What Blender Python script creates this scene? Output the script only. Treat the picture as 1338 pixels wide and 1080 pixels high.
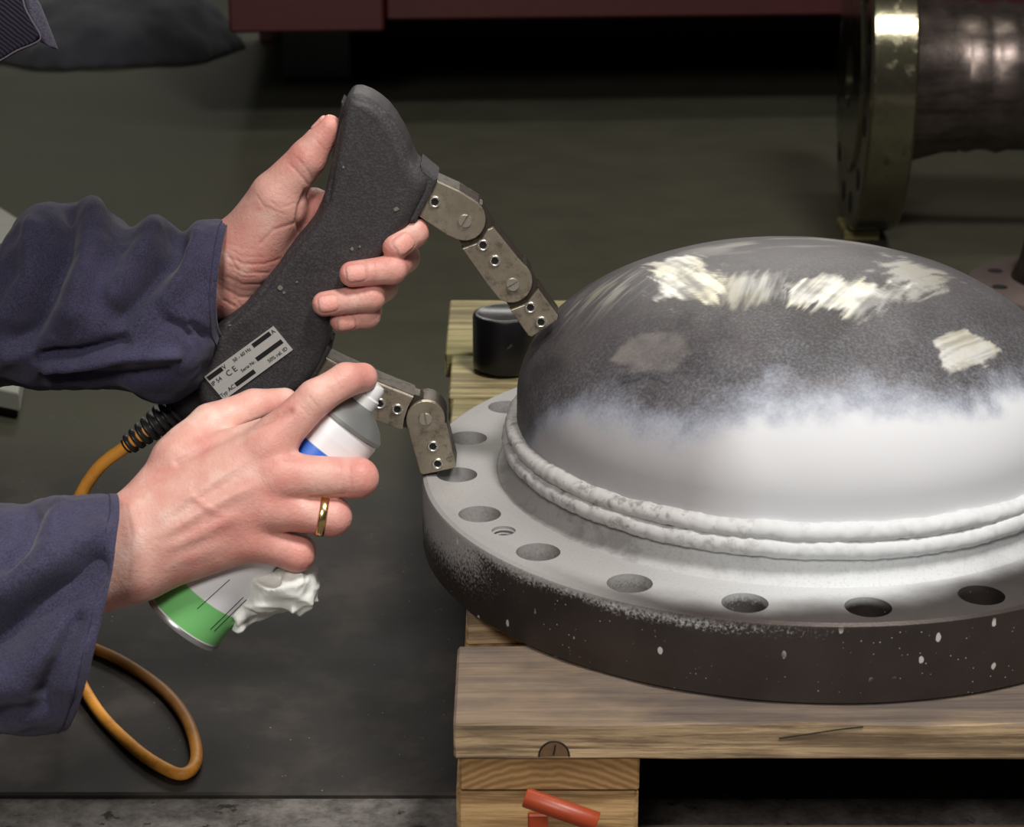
import bpy, bmesh, math, random
import numpy as np
from mathutils import Matrix, Vector

random.seed(4)
rng = np.random.default_rng(4)
for o in list(bpy.data.objects):
    bpy.data.objects.remove(o)
scene = bpy.context.scene
COL = scene.collection

# ------------------------------------------------------------------ camera
ZT = 0.1919                       # height of the flange's upper face above the floor
CAM = np.array([-0.1794, -1.2448, 0.4831 + ZT])
PITCH = 0.345
FPX = 2696.5                      # focal length for a 1338 px wide frame
cf = np.array([0, math.cos(PITCH), -math.sin(PITCH)])
cu = np.array([0, math.sin(PITCH), math.cos(PITCH)])
cx = np.array([1.0, 0, 0])
cd = bpy.data.cameras.new('camera')
cam = bpy.data.objects.new('camera', cd)
COL.objects.link(cam)
cam.location = CAM
cam.rotation_euler = (math.pi / 2 - PITCH, 0, 0)
cd.sensor_width = 36
cd.lens = 36 * FPX / 1338
cd.clip_start = 0.05
cd.dof.use_dof = True
cd.dof.focus_distance = 1.27
cd.dof.aperture_fstop = 16
scene.camera = cam

# ------------------------------------------------------------------ world, lights, exposure
world = bpy.data.worlds.new('workshop_air')
scene.world = world
world.use_nodes = True
world.node_tree.nodes['Background'].inputs[0].default_value = (0.95, 0.97, 1.0, 1)
world.node_tree.nodes['Background'].inputs[1].default_value = 0.035


def area(name, loc, target, sx, sy, watts, col):
    l = bpy.data.lights.new(name, 'AREA')
    l.shape = 'RECTANGLE'
    l.size = sx
    l.size_y = sy
    l.energy = watts
    l.color = col
    o = bpy.data.objects.new(name, l)
    COL.objects.link(o)
    o.location = loc
    o.rotation_euler = (Vector(target) - Vector(loc)).to_track_quat('-Z', 'Y').to_euler()
    return o


area('workshop_lamp_key', (0.5, -0.9, 2.45), (-0.05, -0.1, 0.2), 0.45, 0.45, 50, (1, 0.96, 0.92))
area('workshop_lamp_front', (-0.5, -2.3, 1.9), (-0.1, 0, 0.2), 0.5, 0.5, 33, (1, 0.95, 0.9))
area('workshop_lamp_back', (0.1, 1.3, 2.7), (0, 0.9, 0), 1.6, 0.3, 15, (1, 0.97, 0.85))
area('workshop_lamp_far', (0.2, 4.2, 2.5), (0, 0, 0.3), 2.6, 0.4, 45, (1, 0.98, 0.92))
vs = scene.view_settings
vs.view_transform = 'Standard'
vs.look = 'None'
vs.exposure = 0.0
vs.gamma = 1.0
vs.use_curve_mapping = False


# ------------------------------------------------------------------ helpers: placing
def ray(px, py):
    return cf + cx * ((px - 669) / FPX) + cu * ((540 - py) / FPX)


def PD(px, py, d):                # point of the photograph's ray at forward distance d
    return CAM + ray(px, py) * d


def PY(px, py, y):                # ... on the upright plane y
    r = ray(px, py)
    return CAM + r * ((y - CAM[1]) / r[1])


def PZ(px, py, z):                # ... on the level plane z
    r = ray(px, py)
    return CAM + r * ((z - CAM[2]) / r[2])


def topx(P):
    d = P - CAM
    z = d @ cf
    return np.stack([669 + FPX * (d @ cx) / z, 540 - FPX * (d @ cu) / z], -1)


def lin(r, g, b, a=1):
    f = lambda c: (c / 255) / 12.92 if c / 255 <= 0.04045 else ((c / 255 + 0.055) / 1.055) ** 2.4
    return (f(r), f(g), f(b), a)


# ------------------------------------------------------------------ helpers: objects
def link(name, me, mat=None, parent=None, smooth=False, label=None):
    o = bpy.data.objects.new(name, me)
    COL.objects.link(o)
    if mat is not None and len(me.materials) == 0:
        me.materials.append(mat)
    if smooth:
        me.shade_smooth()
    if parent is not None:
        o.parent = parent
    if label:
        o['label'] = label
    return o


def mesh(name, V, Fc):
    me = bpy.data.meshes.new(name)
    if isinstance(Fc, np.ndarray):
        V = np.asarray(V, dtype=np.float32)
        n = Fc.shape[1]
        me.vertices.add(len(V))
        me.vertices.foreach_set('co', V.ravel())
        me.loops.add(Fc.size)
        me.loops.foreach_set('vertex_index', Fc.astype(np.int32).ravel())
        me.polygons.add(len(Fc))
        me.polygons.foreach_set('loop_start', np.arange(0, Fc.size, n, dtype=np.int32))
        me.update(calc_edges=True)
        me.validate()
    else:
        me.from_pydata([tuple(map(float, v)) for v in V], [], [tuple(map(int, f)) for f in Fc])
        me.update()
    return me


def thing(name, label, cat, loc=(0, 0, 0), group=None):
    o = bpy.data.objects.new(name, None)
    COL.objects.link(o)
    o.location = loc
    o.empty_display_size = 0.05
    o['label'] = label
    o['category'] = cat
    if group:
        o['group'] = group
    bpy.context.view_layer.update()
    return o


def keep(o, parent):              # parent without moving
    o.parent = parent
    o.matrix_parent_inverse = Matrix.Translation(-Vector(parent.location))
    return o


def box(name, lo, hi, mat, parent=None, bevel=0.0, wob=0.0, segs=1):
    bm = bmesh.new()
    bmesh.ops.create_cube(bm, size=1)
    lo = np.array(lo, float)
    hi = np.array(hi, float)
    for v in bm.verts:
        c = (np.array(v.co) + 0.5) * (hi - lo) + lo
        v.co = c
    if wob:
        n = 14
        ax = int(np.argmax(hi - lo))
        es = [e for e in bm.edges if abs((e.verts[0].co - e.verts[1].co)[ax]) > (hi - lo)[ax] * 0.9]
        bmesh.ops.subdivide_edges(bm, edges=es, cuts=n, use_grid_fill=True)
    if bevel:
        bmesh.ops.bevel(bm, geom=[e for e in bm.edges if e.calc_face_angle(0) > 0.5], offset=bevel, segments=segs, affect='EDGES', profile=0.6)
    if wob:
        for v in bm.verts:
            v.co += Vector((0, random.gauss(0, wob), random.gauss(0, wob * 0.6)))
    me = bpy.data.meshes.new(name)
    bm.to_mesh(me)
    bm.free()
    o = link(name, me, mat)
    if parent is not None:
        keep(o, parent)
    return o


def lathe_mesh(name, prof, n=128, closed=False, jitter=None):
    prof = np.array(prof, float)
    a = np.linspace(0, 2 * np.pi, n, endpoint=False)
    m = len(prof)
    V = np.stack([np.outer(np.cos(a), prof[:, 0]), np.outer(np.sin(a), prof[:, 0]), np.tile(prof[:, 1], (n, 1))], -1)
    if jitter is not None:
        V = jitter(V, a)
    V = V.reshape(-1, 3)
    k = m if closed else m - 1
    i, j = np.meshgrid(np.arange(n), np.arange(k), indexing='ij')
    i2 = (i + 1) % n
    j2 = (j + 1) % m
    Fc = np.stack([i * m + j, i2 * m + j, i2 * m + j2, i * m + j2], -1).reshape(-1, 4)
    return mesh(name, V, Fc)


def tube_mesh(name, pts, rad, n=16, sub=8):
    P = np.array(pts, float)
    Q = []
    for i in range(len(P) - 1):
        p0, p1, p2, p3 = P[max(i - 1, 0)], P[i], P[i + 1], P[min(i + 2, len(P) - 1)]
        for t in np.linspace(0, 1, sub, endpoint=False):
            Q.append(0.5 * (2 * p1 + (p2 - p0) * t + (2 * p0 - 5 * p1 + 4 * p2 - p3) * t * t + (3 * p1 - p0 - 3 * p2 + p3) * t ** 3))
    Q.append(P[-1])
    Q = np.array(Q)
    T = np.gradient(Q, axis=0)
    T /= np.linalg.norm(T, axis=1)[:, None]
    ref = np.array([0.3, 0.9, 0.2])
    V = []
    a = np.linspace(0, 2 * np.pi, n, endpoint=False)
    nrm = np.cross(T[0], ref)
    for q, t in zip(Q, T):
        nrm = nrm - t * (nrm @ t)
        nrm /= np.linalg.norm(nrm)
        b = np.cross(t, nrm)
        V.append(q + rad * (np.outer(np.cos(a), nrm) + np.outer(np.sin(a), b)))
    V = np.array(V).reshape(-1, 3)
    m = len(Q)
    Fc = []
    for i in range(m - 1):
        for j in range(n):
            Fc.append((i * n + j, i * n + (j + 1) % n, (i + 1) * n + (j + 1) % n, (i + 1) * n + j))
    Fc.append(tuple(range(n - 1, -1, -1)))
    Fc.append(tuple(range((m - 1) * n, m * n)))
    return mesh(name, V, Fc)


def prism_mesh(name, pts2, frame, z0, z1, bevel=0.0):
    """polygon pts2 (list of 2-D), frame(p2, z) -> 3-D, extruded z0..z1"""
    bm = bmesh.new()
    bot = [bm.verts.new(frame(p, z0)) for p in pts2]
    top = [bm.verts.new(frame(p, z1)) for p in pts2]
    n = len(pts2)
    bm.faces.new(bot[::-1])
    ft = bm.faces.new(top)
    for i in range(n):
        bm.faces.new((bot[i], bot[(i + 1) % n], top[(i + 1) % n], top[i]))
    bmesh.ops.recalc_face_normals(bm, faces=bm.faces[:])
    if bevel:
        bmesh.ops.bevel(bm, geom=list(ft.edges), offset=bevel, segments=2, affect='EDGES', profile=0.5)
    me = bpy.data.meshes.new(name)
    bm.to_mesh(me)
    bm.free()
    return me


# ------------------------------------------------------------------ helpers: numpy noise
def _hash(i, j, k):
    n = (i * 374761393 + j * 668265263 + k * 2147483647 + 1013904223) & 0xFFFFFFFF
    n = ((n ^ (n >> 13)) * 1274126177) & 0xFFFFFFFF
    n = (n ^ (n >> 16)) & 0xFFFFFFFF
    return n.astype(np.float64) / 4294967295.0


def vnoise(P):
    P = np.asarray(P, float)
    I = np.floor(P).astype(np.int64)
    f = P - I
    f = f * f * (3 - 2 * f)
    r = 0
    for dx in (0, 1):
        for dy in (0, 1):
            for dz in (0, 1):
                w = (f[..., 0] if dx else 1 - f[..., 0]) * (f[..., 1] if dy else 1 - f[..., 1]) * (f[..., 2] if dz else 1 - f[..., 2])
                r = r + w * _hash(I[..., 0] + dx, I[..., 1] + dy, I[..., 2] + dz)
    return r


def fbm(P, o=4):
    r = 0
    a = 0.5
    P = np.asarray(P, float)
    for i in range(o):
        r = r + a * vnoise(P)
        P = P * 2.03 + 7.1
        a *= 0.5
    return r / (1 - 0.5 ** o)


def sstep(a, b, x):
    t = np.clip((x - a) / (b - a), 0, 1)
    return t * t * (3 - 2 * t)


def polydist(p, poly):
    """signed distance (negative inside) of 2-D points p to polygon"""
    poly = np.asarray(poly, float)
    d = np.full(len(p), 1e9)
    ins = np.zeros(len(p), bool)
    n = len(poly)
    for i in range(n):
        a = poly[i]
        b = poly[(i + 1) % n]
        e = b - a
        w = p - a
        t = np.clip((w @ e) / (e @ e), 0, 1)
        q = w - t[:, None] * e
        d = np.minimum(d, (q ** 2).sum(1))
        c = ((a[1] <= p[:, 1]) != (b[1] <= p[:, 1]))
        with np.errstate(divide='ignore', invalid='ignore'):
            xx = a[0] + (p[:, 1] - a[1]) / (b[1] - a[1] if b[1] != a[1] else 1e-12) * e[0]
        ins ^= c & (p[:, 0] < xx)
    d = np.sqrt(d)
    return np.where(ins, -d, d)


def linedist(p, line):
    line = np.asarray(line, float)
    d = np.full(len(p), 1e9)
    for i in range(len(line) - 1):
        a = line[i]
        e = line[i + 1] - a
        w = p - a
        t = np.clip((w @ e) / (e @ e + 1e-12), 0, 1)
        d = np.minimum(d, ((w - t[:, None] * e) ** 2).sum(1))
    return np.sqrt(d)


# ------------------------------------------------------------------ helpers: signed-distance modelling
def rc(P, a, b, ra, rb):
    a = np.asarray(a)
    e = np.asarray(b) - a
    w = P - a
    t = np.clip((w @ e) / (e @ e + 1e-12), 0, 1)
    return np.linalg.norm(w - t[:, None] * e, axis=1) - (ra + (rb - ra) * t)


def smin(a, b, k):
    h = np.maximum(k - np.abs(a - b), 0) / k
    return np.minimum(a, b) - h * h * h * k / 6


def polygonize(fn, lo, hi, h, newton=2):
    lo = np.array(lo, float)
    hi = np.array(hi, float)
    n = np.ceil((hi - lo) / h / 4).astype(int) * 4 + 1
    nc = (n - 1) // 4
    g = [lo[i] + (np.arange(nc[i]) + 0.5) * 4 * h for i in range(3)]
    G = np.stack(np.meshgrid(*g, indexing='ij'), -1).reshape(-1, 3)
    dc = fn(G).reshape(nc)
    act = np.abs(dc) < 4 * h * 1.9
    sg = np.where(dc < 0, -1.0, 1.0)
    F = np.repeat(np.repeat(np.repeat(sg, 4, 0), 4, 1), 4, 2)
    F = np.pad(F, ((0, 1),) * 3, mode='edge')
    A = np.repeat(np.repeat(np.repeat(act, 4, 0), 4, 1), 4, 2)
    A = np.pad(A, ((0, 1),) * 3, mode='edge')
    for ax in range(3):
        A = A | np.roll(A, 1, ax)
    idx = np.argwhere(A)
    F[A] = fn(lo + idx * h)
    S = F < 0
    cs = [(i, j, k) for i in (0, 1) for j in (0, 1) for k in (0, 1)]
    sl = lambda c, T: T[c[0]:T.shape[0] - 1 + c[0], c[1]:T.shape[1] - 1 + c[1], c[2]:T.shape[2] - 1 + c[2]]
    cnt = sum(sl(c, S).astype(np.int8) for c in cs)
    cell = np.argwhere((cnt > 0) & (cnt < 8))
    vals = np.stack([F[cell[:, 0] + c[0], cell[:, 1] + c[1], cell[:, 2] + c[2]] for c in cs], 1)
    acc = np.zeros((len(cell), 3))
    num = np.zeros(len(cell))
    for i in range(8):
        for j in range(i + 1, 8):
            if sum(abs(cs[i][k] - cs[j][k]) for k in range(3)) != 1:
                continue
            a = vals[:, i]
            b = vals[:, j]
            m = (a < 0) != (b < 0)
            t = np.where(m, a / np.where(m, a - b, 1), 0)
            p = np.array(cs[i]) + t[:, None] * (np.array(cs[j]) - np.array(cs[i]))
            acc += p * m[:, None]
            num += m
    V = lo + (cell + acc / num[:, None]) * h
    vid = np.full(np.array(F.shape) - 1, -1, np.int64)
    vid[cell[:, 0], cell[:, 1], cell[:, 2]] = np.arange(len(cell))
    quads = []
    for ax in range(3):
        u, w = [(1, 2), (2, 0), (0, 1)][ax]
        s0 = [slice(None)] * 3
        s1 = [slice(None)] * 3
        s0[ax] = slice(0, -1)
        s1[ax] = slice(1, None)
        ch = S[tuple(s0)] != S[tuple(s1)]
        e = np.argwhere(ch)
        e = e[(e[:, u] > 0) & (e[:, w] > 0) & (e[:, u] < F.shape[u] - 1) & (e[:, w] < F.shape[w] - 1)]
        du = np.zeros(3, int)
        dw = np.zeros(3, int)
        du[u] = 1
        dw[w] = 1
        q = np.stack([vid[tuple((e - du - dw).T)], vid[tuple((e - dw).T)], vid[tuple(e.T)], vid[tuple((e - du).T)]], 1)
        fl = ~S[tuple(e.T)]
        q[fl] = q[fl][:, ::-1]
        quads.append(q)
    Q = np.concatenate(quads)
    Q = Q[(Q >= 0).all(1)]
    for _ in range(newton):
        d = fn(V)
        gr = grad(fn, V, h * 0.4)
        V = V - np.clip(d, -h, h)[:, None] * gr
    return V, Q


def grad(fn, V, e):
    g = np.stack([fn(V + np.eye(3)[i] * e) - fn(V - np.eye(3)[i] * e) for i in range(3)], 1)
    return g / (np.linalg.norm(g, axis=1)[:, None] + 1e-12)


def laplace(V, Q, it=2, lam=0.5):
    E = np.concatenate([Q[:, [0, 1]], Q[:, [1, 2]], Q[:, [2, 3]], Q[:, [3, 0]]])
    for _ in range(it):
        s = np.zeros_like(V)
        c = np.zeros(len(V))
        for i in range(3):
            s[:, i] += np.bincount(E[:, 0], V[E[:, 1], i], len(V)) + np.bincount(E[:, 1], V[E[:, 0], i], len(V))
        c = np.bincount(E[:, 0], None, len(V)) + np.bincount(E[:, 1], None, len(V))
        V = V + lam * (s / np.maximum(c, 1)[:, None] - V)
    return V


# ------------------------------------------------------------------ helpers: materials
class M:
    def __init__(s, name):
        s.mat = bpy.data.materials.new(name)
        s.mat.use_nodes = True
        s.nt = s.mat.node_tree
        s.b = s.nt.nodes['Principled BSDF']
        s.co = None

    def n(s, t, **k):
        nd = s.nt.nodes.new(t)
        for a, b in k.items():
            setattr(nd, a, b)
        return nd

    def put(s, sock, v):
        if isinstance(v, bpy.types.NodeSocket):
            s.nt.links.new(v, sock)
        elif v is not None:
            if isinstance(v, tuple) and len(v) == 3 and sock.type == 'RGBA':
                v = (*v, 1)
            sock.default_value = v

    def math(s, op, a, b=None, c=None):
        nd = s.n('ShaderNodeMath', operation=op)
        s.put(nd.inputs[0], a)
        if b is not None:
            s.put(nd.inputs[1], b)
        if c is not None:
            s.put(nd.inputs[2], c)
        return nd.outputs[0]

    def step(s, a, b, x):
        nd = s.n('ShaderNodeMapRange', interpolation_type='SMOOTHSTEP')
        s.put(nd.inputs['Value'], x)
        nd.inputs['From Min'].default_value = a
        nd.inputs['From Max'].default_value = b
        return nd.outputs[0]

    def pos(s):
        if s.co is None:
            s.co = s.n('ShaderNodeTexCoord').outputs['Object']
        return s.co

    def xyz(s, v=None):
        nd = s.n('ShaderNodeSeparateXYZ')
        s.put(nd.inputs[0], v or s.pos())
        return nd.outputs

    def scaled(s, sc, v=None):
        nd = s.n('ShaderNodeVectorMath', operation='MULTIPLY')
        s.put(nd.inputs[0], v or s.pos())
        nd.inputs[1].default_value = sc
        return nd.outputs[0]

    def noise(s, scale, detail=4, rough=0.55, vec=None, dist=0.0):
        nd = s.n('ShaderNodeTexNoise')
        s.put(nd.inputs['Vector'], vec or s.pos())
        nd.inputs['Scale'].default_value = scale
        nd.inputs['Detail'].default_value = detail
        nd.inputs['Roughness'].default_value = rough
        nd.inputs['Distortion'].default_value = dist
        return nd.outputs[0]

    def vor(s, scale, feature='F1', vec=None, rand=1.0):
        nd = s.n('ShaderNodeTexVoronoi', feature=feature)
        s.put(nd.inputs['Vector'], vec or s.pos())
        nd.inputs['Scale'].default_value = scale
        nd.inputs['Randomness'].default_value = rand
        return nd.outputs[0]

    def attr(s, name, out=0):
        return s.n('ShaderNodeAttribute', attribute_name=name).outputs[out]

    def ramp(s, fac, stops):
        nd = s.n('ShaderNodeValToRGB')
        s.put(nd.inputs[0], fac)
        r = nd.color_ramp
        while len(r.elements) < len(stops):
            r.elements.new(0.5)
        for e, (p, c) in zip(r.elements, stops):
            e.position = p
            e.color = c if len(c) == 4 else (*c, 1)
        return nd.outputs[0]

    def mix(s, fac, a, b, mode='MIX'):
        nd = s.n('ShaderNodeMix', data_type='RGBA', blend_type=mode)
        s.put(nd.inputs[0], fac)
        s.put(nd.inputs[6], a)
        s.put(nd.inputs[7], b)
        return nd.outputs[2]

    def bump(s, h, strength=0.3, dist=0.001, prev=None):
        nd = s.n('ShaderNodeBump')
        nd.inputs['Strength'].default_value = strength
        nd.inputs['Distance'].default_value = dist
        s.put(nd.inputs['Height'], h)
        if prev is not None:
            s.put(nd.inputs['Normal'], prev)
        return nd.outputs[0]

    def done(s, col=None, rough=None, metal=None, normal=None, **k):
        s.put(s.b.inputs['Base Color'], col)
        s.put(s.b.inputs['Roughness'], rough)
        s.put(s.b.inputs['Metallic'], metal)
        if normal is not None:
            s.put(s.b.inputs['Normal'], normal)
        for a, v in k.items():
            s.put(s.b.inputs[a.replace('_', ' ')], v)
        return s.mat


def simple(name, col, rough=0.5, metal=0.0, var=0.25, scale=60, bump=0.0, bscale=200):
    m = M(name)
    nz = m.noise(scale, 5)
    c = m.mix(nz, tuple(x * (1 - var) for x in col[:3]), tuple(min(1, x * (1 + var)) for x in col[:3]))
    nb = m.bump(m.noise(bscale, 4), bump, 0.001) if bump else None
    return m.done(c, rough, metal, nb)


def wood(name, c0, c1, axis=0, seed=0.0, grain=1.0, green=0.0, weather=0.0):
    m = M(name)
    sc = [170 * grain, 170 * grain, 170 * grain]
    sc[axis] = 6.0
    v = m.scaled(tuple(sc))
    ob = m.n('ShaderNodeObjectInfo').outputs['Random']
    ad = m.n('ShaderNodeVectorMath', operation='ADD')
    m.put(ad.inputs[0], v)
    cmb = m.n('ShaderNodeCombineXYZ')
    for i in range(3):
        m.put(cmb.inputs[i], m.math('MULTIPLY', ob, 37.0 + 11 * i))
    m.put(ad.inputs[1], cmb.outputs[0])
    fine = m.noise(1.0, 6, 0.65, ad.outputs[0], 0.6)
    sc2 = [26, 26, 26]
    sc2[axis] = 1.6
    broad = m.noise(1.0, 3, 0.5, m.scaled(tuple(sc2)), 0.8)
    patch = m.noise(9, 3)
    fib = m.noise(1.0, 8, 0.72, m.scaled(tuple(28 if i == axis else 520 for i in range(3))), 0.3)
    fine = m.math('ADD', m.math('MULTIPLY', fine, 0.6), m.math('MULTIPLY', fib, 0.4))
    c = m.ramp(fine, [(0.34, tuple(x * 0.45 for x in c0[:3])), (0.45, c0), (0.57, c1), (0.75, tuple(min(1, x * 1.15) for x in c1[:3]))])
    c = m.mix(m.step(0.45, 0.7, broad), c, tuple(x * 0.5 for x in c0[:3]))
    c = m.mix(m.math('MULTIPLY', m.step(0.5, 0.7, patch), 0.5), c, tuple(x * 0.55 for x in c0[:3]))
    crk = m.noise(1.0, 4, 0.6, m.scaled(tuple(9 if i == axis else 150 for i in range(3))), 0.4)
    c = m.mix(m.math('MULTIPLY', m.step(0.62, 0.70, crk), 0.65), c, tuple(x * 0.25 for x in c0[:3]))
    up = m.xyz(m.n('ShaderNodeTexCoord').outputs['Normal'])[2]
    if weather:
        c = m.mix(m.math('MULTIPLY', m.step(0.4, 0.8, up), weather), c, m.mix(m.step(0.35, 0.65, m.noise(18, 5, 0.6, m.scaled((0.5, 1, 1)))), m.mix(fine, lin(58, 52, 50), lin(112, 102, 98)), m.mix(fine, lin(84, 70, 58), lin(164, 142, 118))))
    if green:
        c = m.mix(m.math('MULTIPLY', m.step(0.4, 0.65, m.noise(7, 4)), green), c, lin(118, 122, 58))
    return m.done(c, 0.75, 0, m.bump(fine, 0.5, 0.0015))


# skin: vertex colour holds the skin's own tone (nails, knuckles, palm) plus shade painted in creases and nail grooves
m = M('skin')
tone = m.attr('tone')
mot = m.noise(160, 5, 0.6)
c = m.mix(m.math('MULTIPLY', m.step(0.45, 0.7, m.noise(55, 4)), 0.22), tone, lin(204, 124, 112))
c = m.mix(m.math('MULTIPLY', m.step(0.5, 0.75, mot), 0.25), c, lin(240, 196, 180))
nb = m.bump(m.vor(900), 0.10, 0.0006)
nb = m.bump(m.noise(420, 4, 0.6, m.scaled((1, 1, 1))), 0.5, 0.0008, nb)
MAT_SKIN = m.done(c, 0.44, 0, nb, Subsurface_Weight=0.10, Subsurface_Scale=0.004)
m.b.inputs['Subsurface Radius'].default_value = (1.0, 0.35, 0.2)
m.b.inputs['Specular IOR Level'].default_value = 0.4


def fabric(name, c0, c1):
    m = M(name)
    w1 = m.noise(1400, 2, 0.5, m.scaled((1, 1, 0.35)))
    w2 = m.noise(1400, 2, 0.5, m.scaled((0.35, 1, 1)))
    wv = m.math('ADD', w1, w2)
    c = m.mix(m.step(0.7, 1.3, wv), c0, c1)
    c = m.mix(m.math('MULTIPLY', m.step(0.4, 0.75, m.noise(30, 4)), 0.35), c, tuple(x * 1.5 for x in c1[:3]))
    return m.done(c, 0.92, 0, m.bump(wv, 0.35, 0.0006, m.bump(m.noise(45, 4), 0.35, 0.004)), Sheen_Weight=0.12, Sheen_Roughness=0.5)


MAT_NAVY = fabric('navy_workwear_cloth', lin(40, 38, 58), lin(66, 63, 90))
MAT_NAVY2 = MAT_NAVY
MAT_TROUSER = fabric('dark_trouser_cloth', lin(30, 31, 38), lin(44, 45, 55))

m = M('black_moulded_plastic')
nz = m.noise(24, 5)
sc = m.step(0.70, 0.78, m.noise(70, 6, 0.7))
c = m.mix(nz, lin(38, 36, 38), lin(64, 61, 64))
c = m.mix(m.math('MULTIPLY', m.step(0.4, 0.7, m.noise(700, 2)), 0.35), c, lin(92, 88, 90))
c = m.mix(m.math('MULTIPLY', sc, 0.45), c, lin(120, 116, 112))
c = m.mix(m.step(0.77, 0.80, m.noise(46, 2, 0.5)), c, lin(150, 160, 110))
MAT_BLACK = m.done(c, m.math('ADD', 0.42, m.math('MULTIPLY', nz, 0.3)), 0, m.bump(m.noise(700, 3), 0.5, 0.0008))

MAT_RUBBER = simple('black_rubber', lin(44, 43, 44), 0.42, 0, 0.3, 40, 0.3, 300)
MAT_CAP = M('glossy_black_cap')
nz = MAT_CAP.step(0.62, 0.72, MAT_CAP.noise(60, 5, 0.7))
MAT_CAP = MAT_CAP.done(MAT_CAP.mix(MAT_CAP.math('MULTIPLY', nz, 0.5), lin(18, 17, 20), lin(110, 108, 105)), 0.3, 0)


def steel(name, c0, c1, r0=0.3, r1=0.55, scale=60, stain=0.6, metal=1.0):
    m = M(name)
    nz = m.noise(scale, 6, 0.6)
    st = m.step(0.48, 0.68, m.noise(scale * 1.8, 5, 0.7))
    c = m.mix(nz, c0, c1)
    c = m.mix(m.math('MULTIPLY', st, stain), c, tuple(x * 0.42 for x in c0[:3]))
    r = m.math('ADD', r0, m.math('MULTIPLY', st, r1 - r0))
    return m.done(c, r, metal, m.bump(nz, 0.15, 0.0006))


MAT_PLATE = steel('worn_steel_plate', lin(142, 130, 112), lin(206, 197, 178), 0.35, 0.6, 75, 0.8, 0.75)
MAT_CORE = steel('dark_laminated_steel', lin(70, 64, 58), lin(105, 96, 86), 0.45, 0.6, 90, 0.5, 0.8)
MAT_BRIGHT = steel('bright_steel', lin(205, 200, 188), lin(230, 226, 215), 0.25, 0.35, 200, 0.15, 0.85)
MAT_HOLE = simple('dark_hole', lin(14, 12, 11), 0.7, 0, 0.2)

m = M('orange_cable_sheath')
d = m.step(0.45, 0.7, m.noise(45, 6, 0.7))
d2 = m.xyz()[0]
c = m.mix(m.math('MULTIPLY', d, 0.45), lin(242, 166, 64), lin(140, 80, 34))
g0, g1_ = PZ(112, 866, 0.0), PZ(268, 1004, 0.0)
gn = np.array([g0[1] - g1_[1], g1_[0] - g0[0]])
gn = gn / np.linalg.norm(gn)
x, y, z = m.xyz()
sd_ = m.math('SUBTRACT', m.math('ADD', m.math('MULTIPLY', x, float(gn[0])), m.math('MULTIPLY', y, float(gn[1]))), float(gn[0] * g0[0] + gn[1] * g0[1]))
old = m.math('MULTIPLY', m.math('MULTIPLY', m.step(-0.006, 0.022, sd_), 0.85), m.step(0.05, 0.012, z))   # the far run of the loop is grimy
c = m.mix(old, c, lin(88, 62, 40))
MAT_ORANGE = m.done(c, 0.5, 0, m.bump(m.noise(250, 3), 0.2, 0.0006))

# ------------------------------------------------------------------ setting: floor
m = M('olive_painted_floor')
big = m.noise(1.6, 4, 0.55)
mid = m.noise(9, 6, 0.6)
gr = m.noise(420, 3, 0.6)
c = m.mix(mid, lin(60, 60, 47), lin(80, 79, 64))
x, y, z = m.xyz()
grime_shade = m.math('ADD', m.step(0.80, 0.20, y), m.math('MULTIPLY', m.math('SUBTRACT', big, 0.5), 0.9))  # near floor darkened in colour: painted shade together with grime
grime_shade = m.step(0.2, 0.95, grime_shade)
c = m.mix(m.math('MULTIPLY', grime_shade, 0.95), c, lin(24, 18, 16))
dust = m.math('MULTIPLY', m.math('MULTIPLY', m.step(0.46, 0.66, m.noise(14, 6, 0.65)), grime_shade), 0.24)
c = m.mix(dust, c, lin(96, 82, 74))
sp = m.step(0.06, 0.035, m.vor(95))
sp = m.math('MULTIPLY', sp, m.step(0.45, 0.55, m.noise(11, 3)))
c = m.mix(m.math('MULTIPLY', sp, 0.8), c, lin(170, 165, 160))
c = m.mix(0.5, c, m.mix(gr, (0.55, 0.55, 0.55), (1.4, 1.4, 1.4)), 'MULTIPLY')
MAT_FLOOR = m.done(c, m.math('ADD', 0.55, m.math('MULTIPLY', mid, 0.25)), 0, m.bump(mid, 0.2, 0.002))

m = M('rough_concrete_strip')
a = m.noise(48, 9, 0.78)
c = m.ramp(a, [(0.32, lin(52, 48, 44)), (0.48, lin(96, 91, 87)), (0.62, lin(124, 119, 116)), (0.8, lin(70, 64, 60))])
c = m.mix(m.step(0.62, 0.7, m.noise(70, 5)), c, lin(40, 34, 30))
MAT_CONC = m.done(c, 0.85, 0, m.bump(a, 0.6, 0.003))

fl = box('floor', (-4, -3, -0.05), (4, 6, -0.004), MAT_CONC)
fl['kind'] = 'structure'
ft = box('floor_coating', (-4, -0.0845, -0.02), (4, 6, 0.0), MAT_FLOOR, None, 0.0015)
ft.parent = fl
wl = box('wall_back', (-4, 5.9, 0), (4, 6.0, 3.0), simple('dark_wall_paint', lin(58, 58, 54), 0.8))
wl['kind'] = 'structure'

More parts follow.
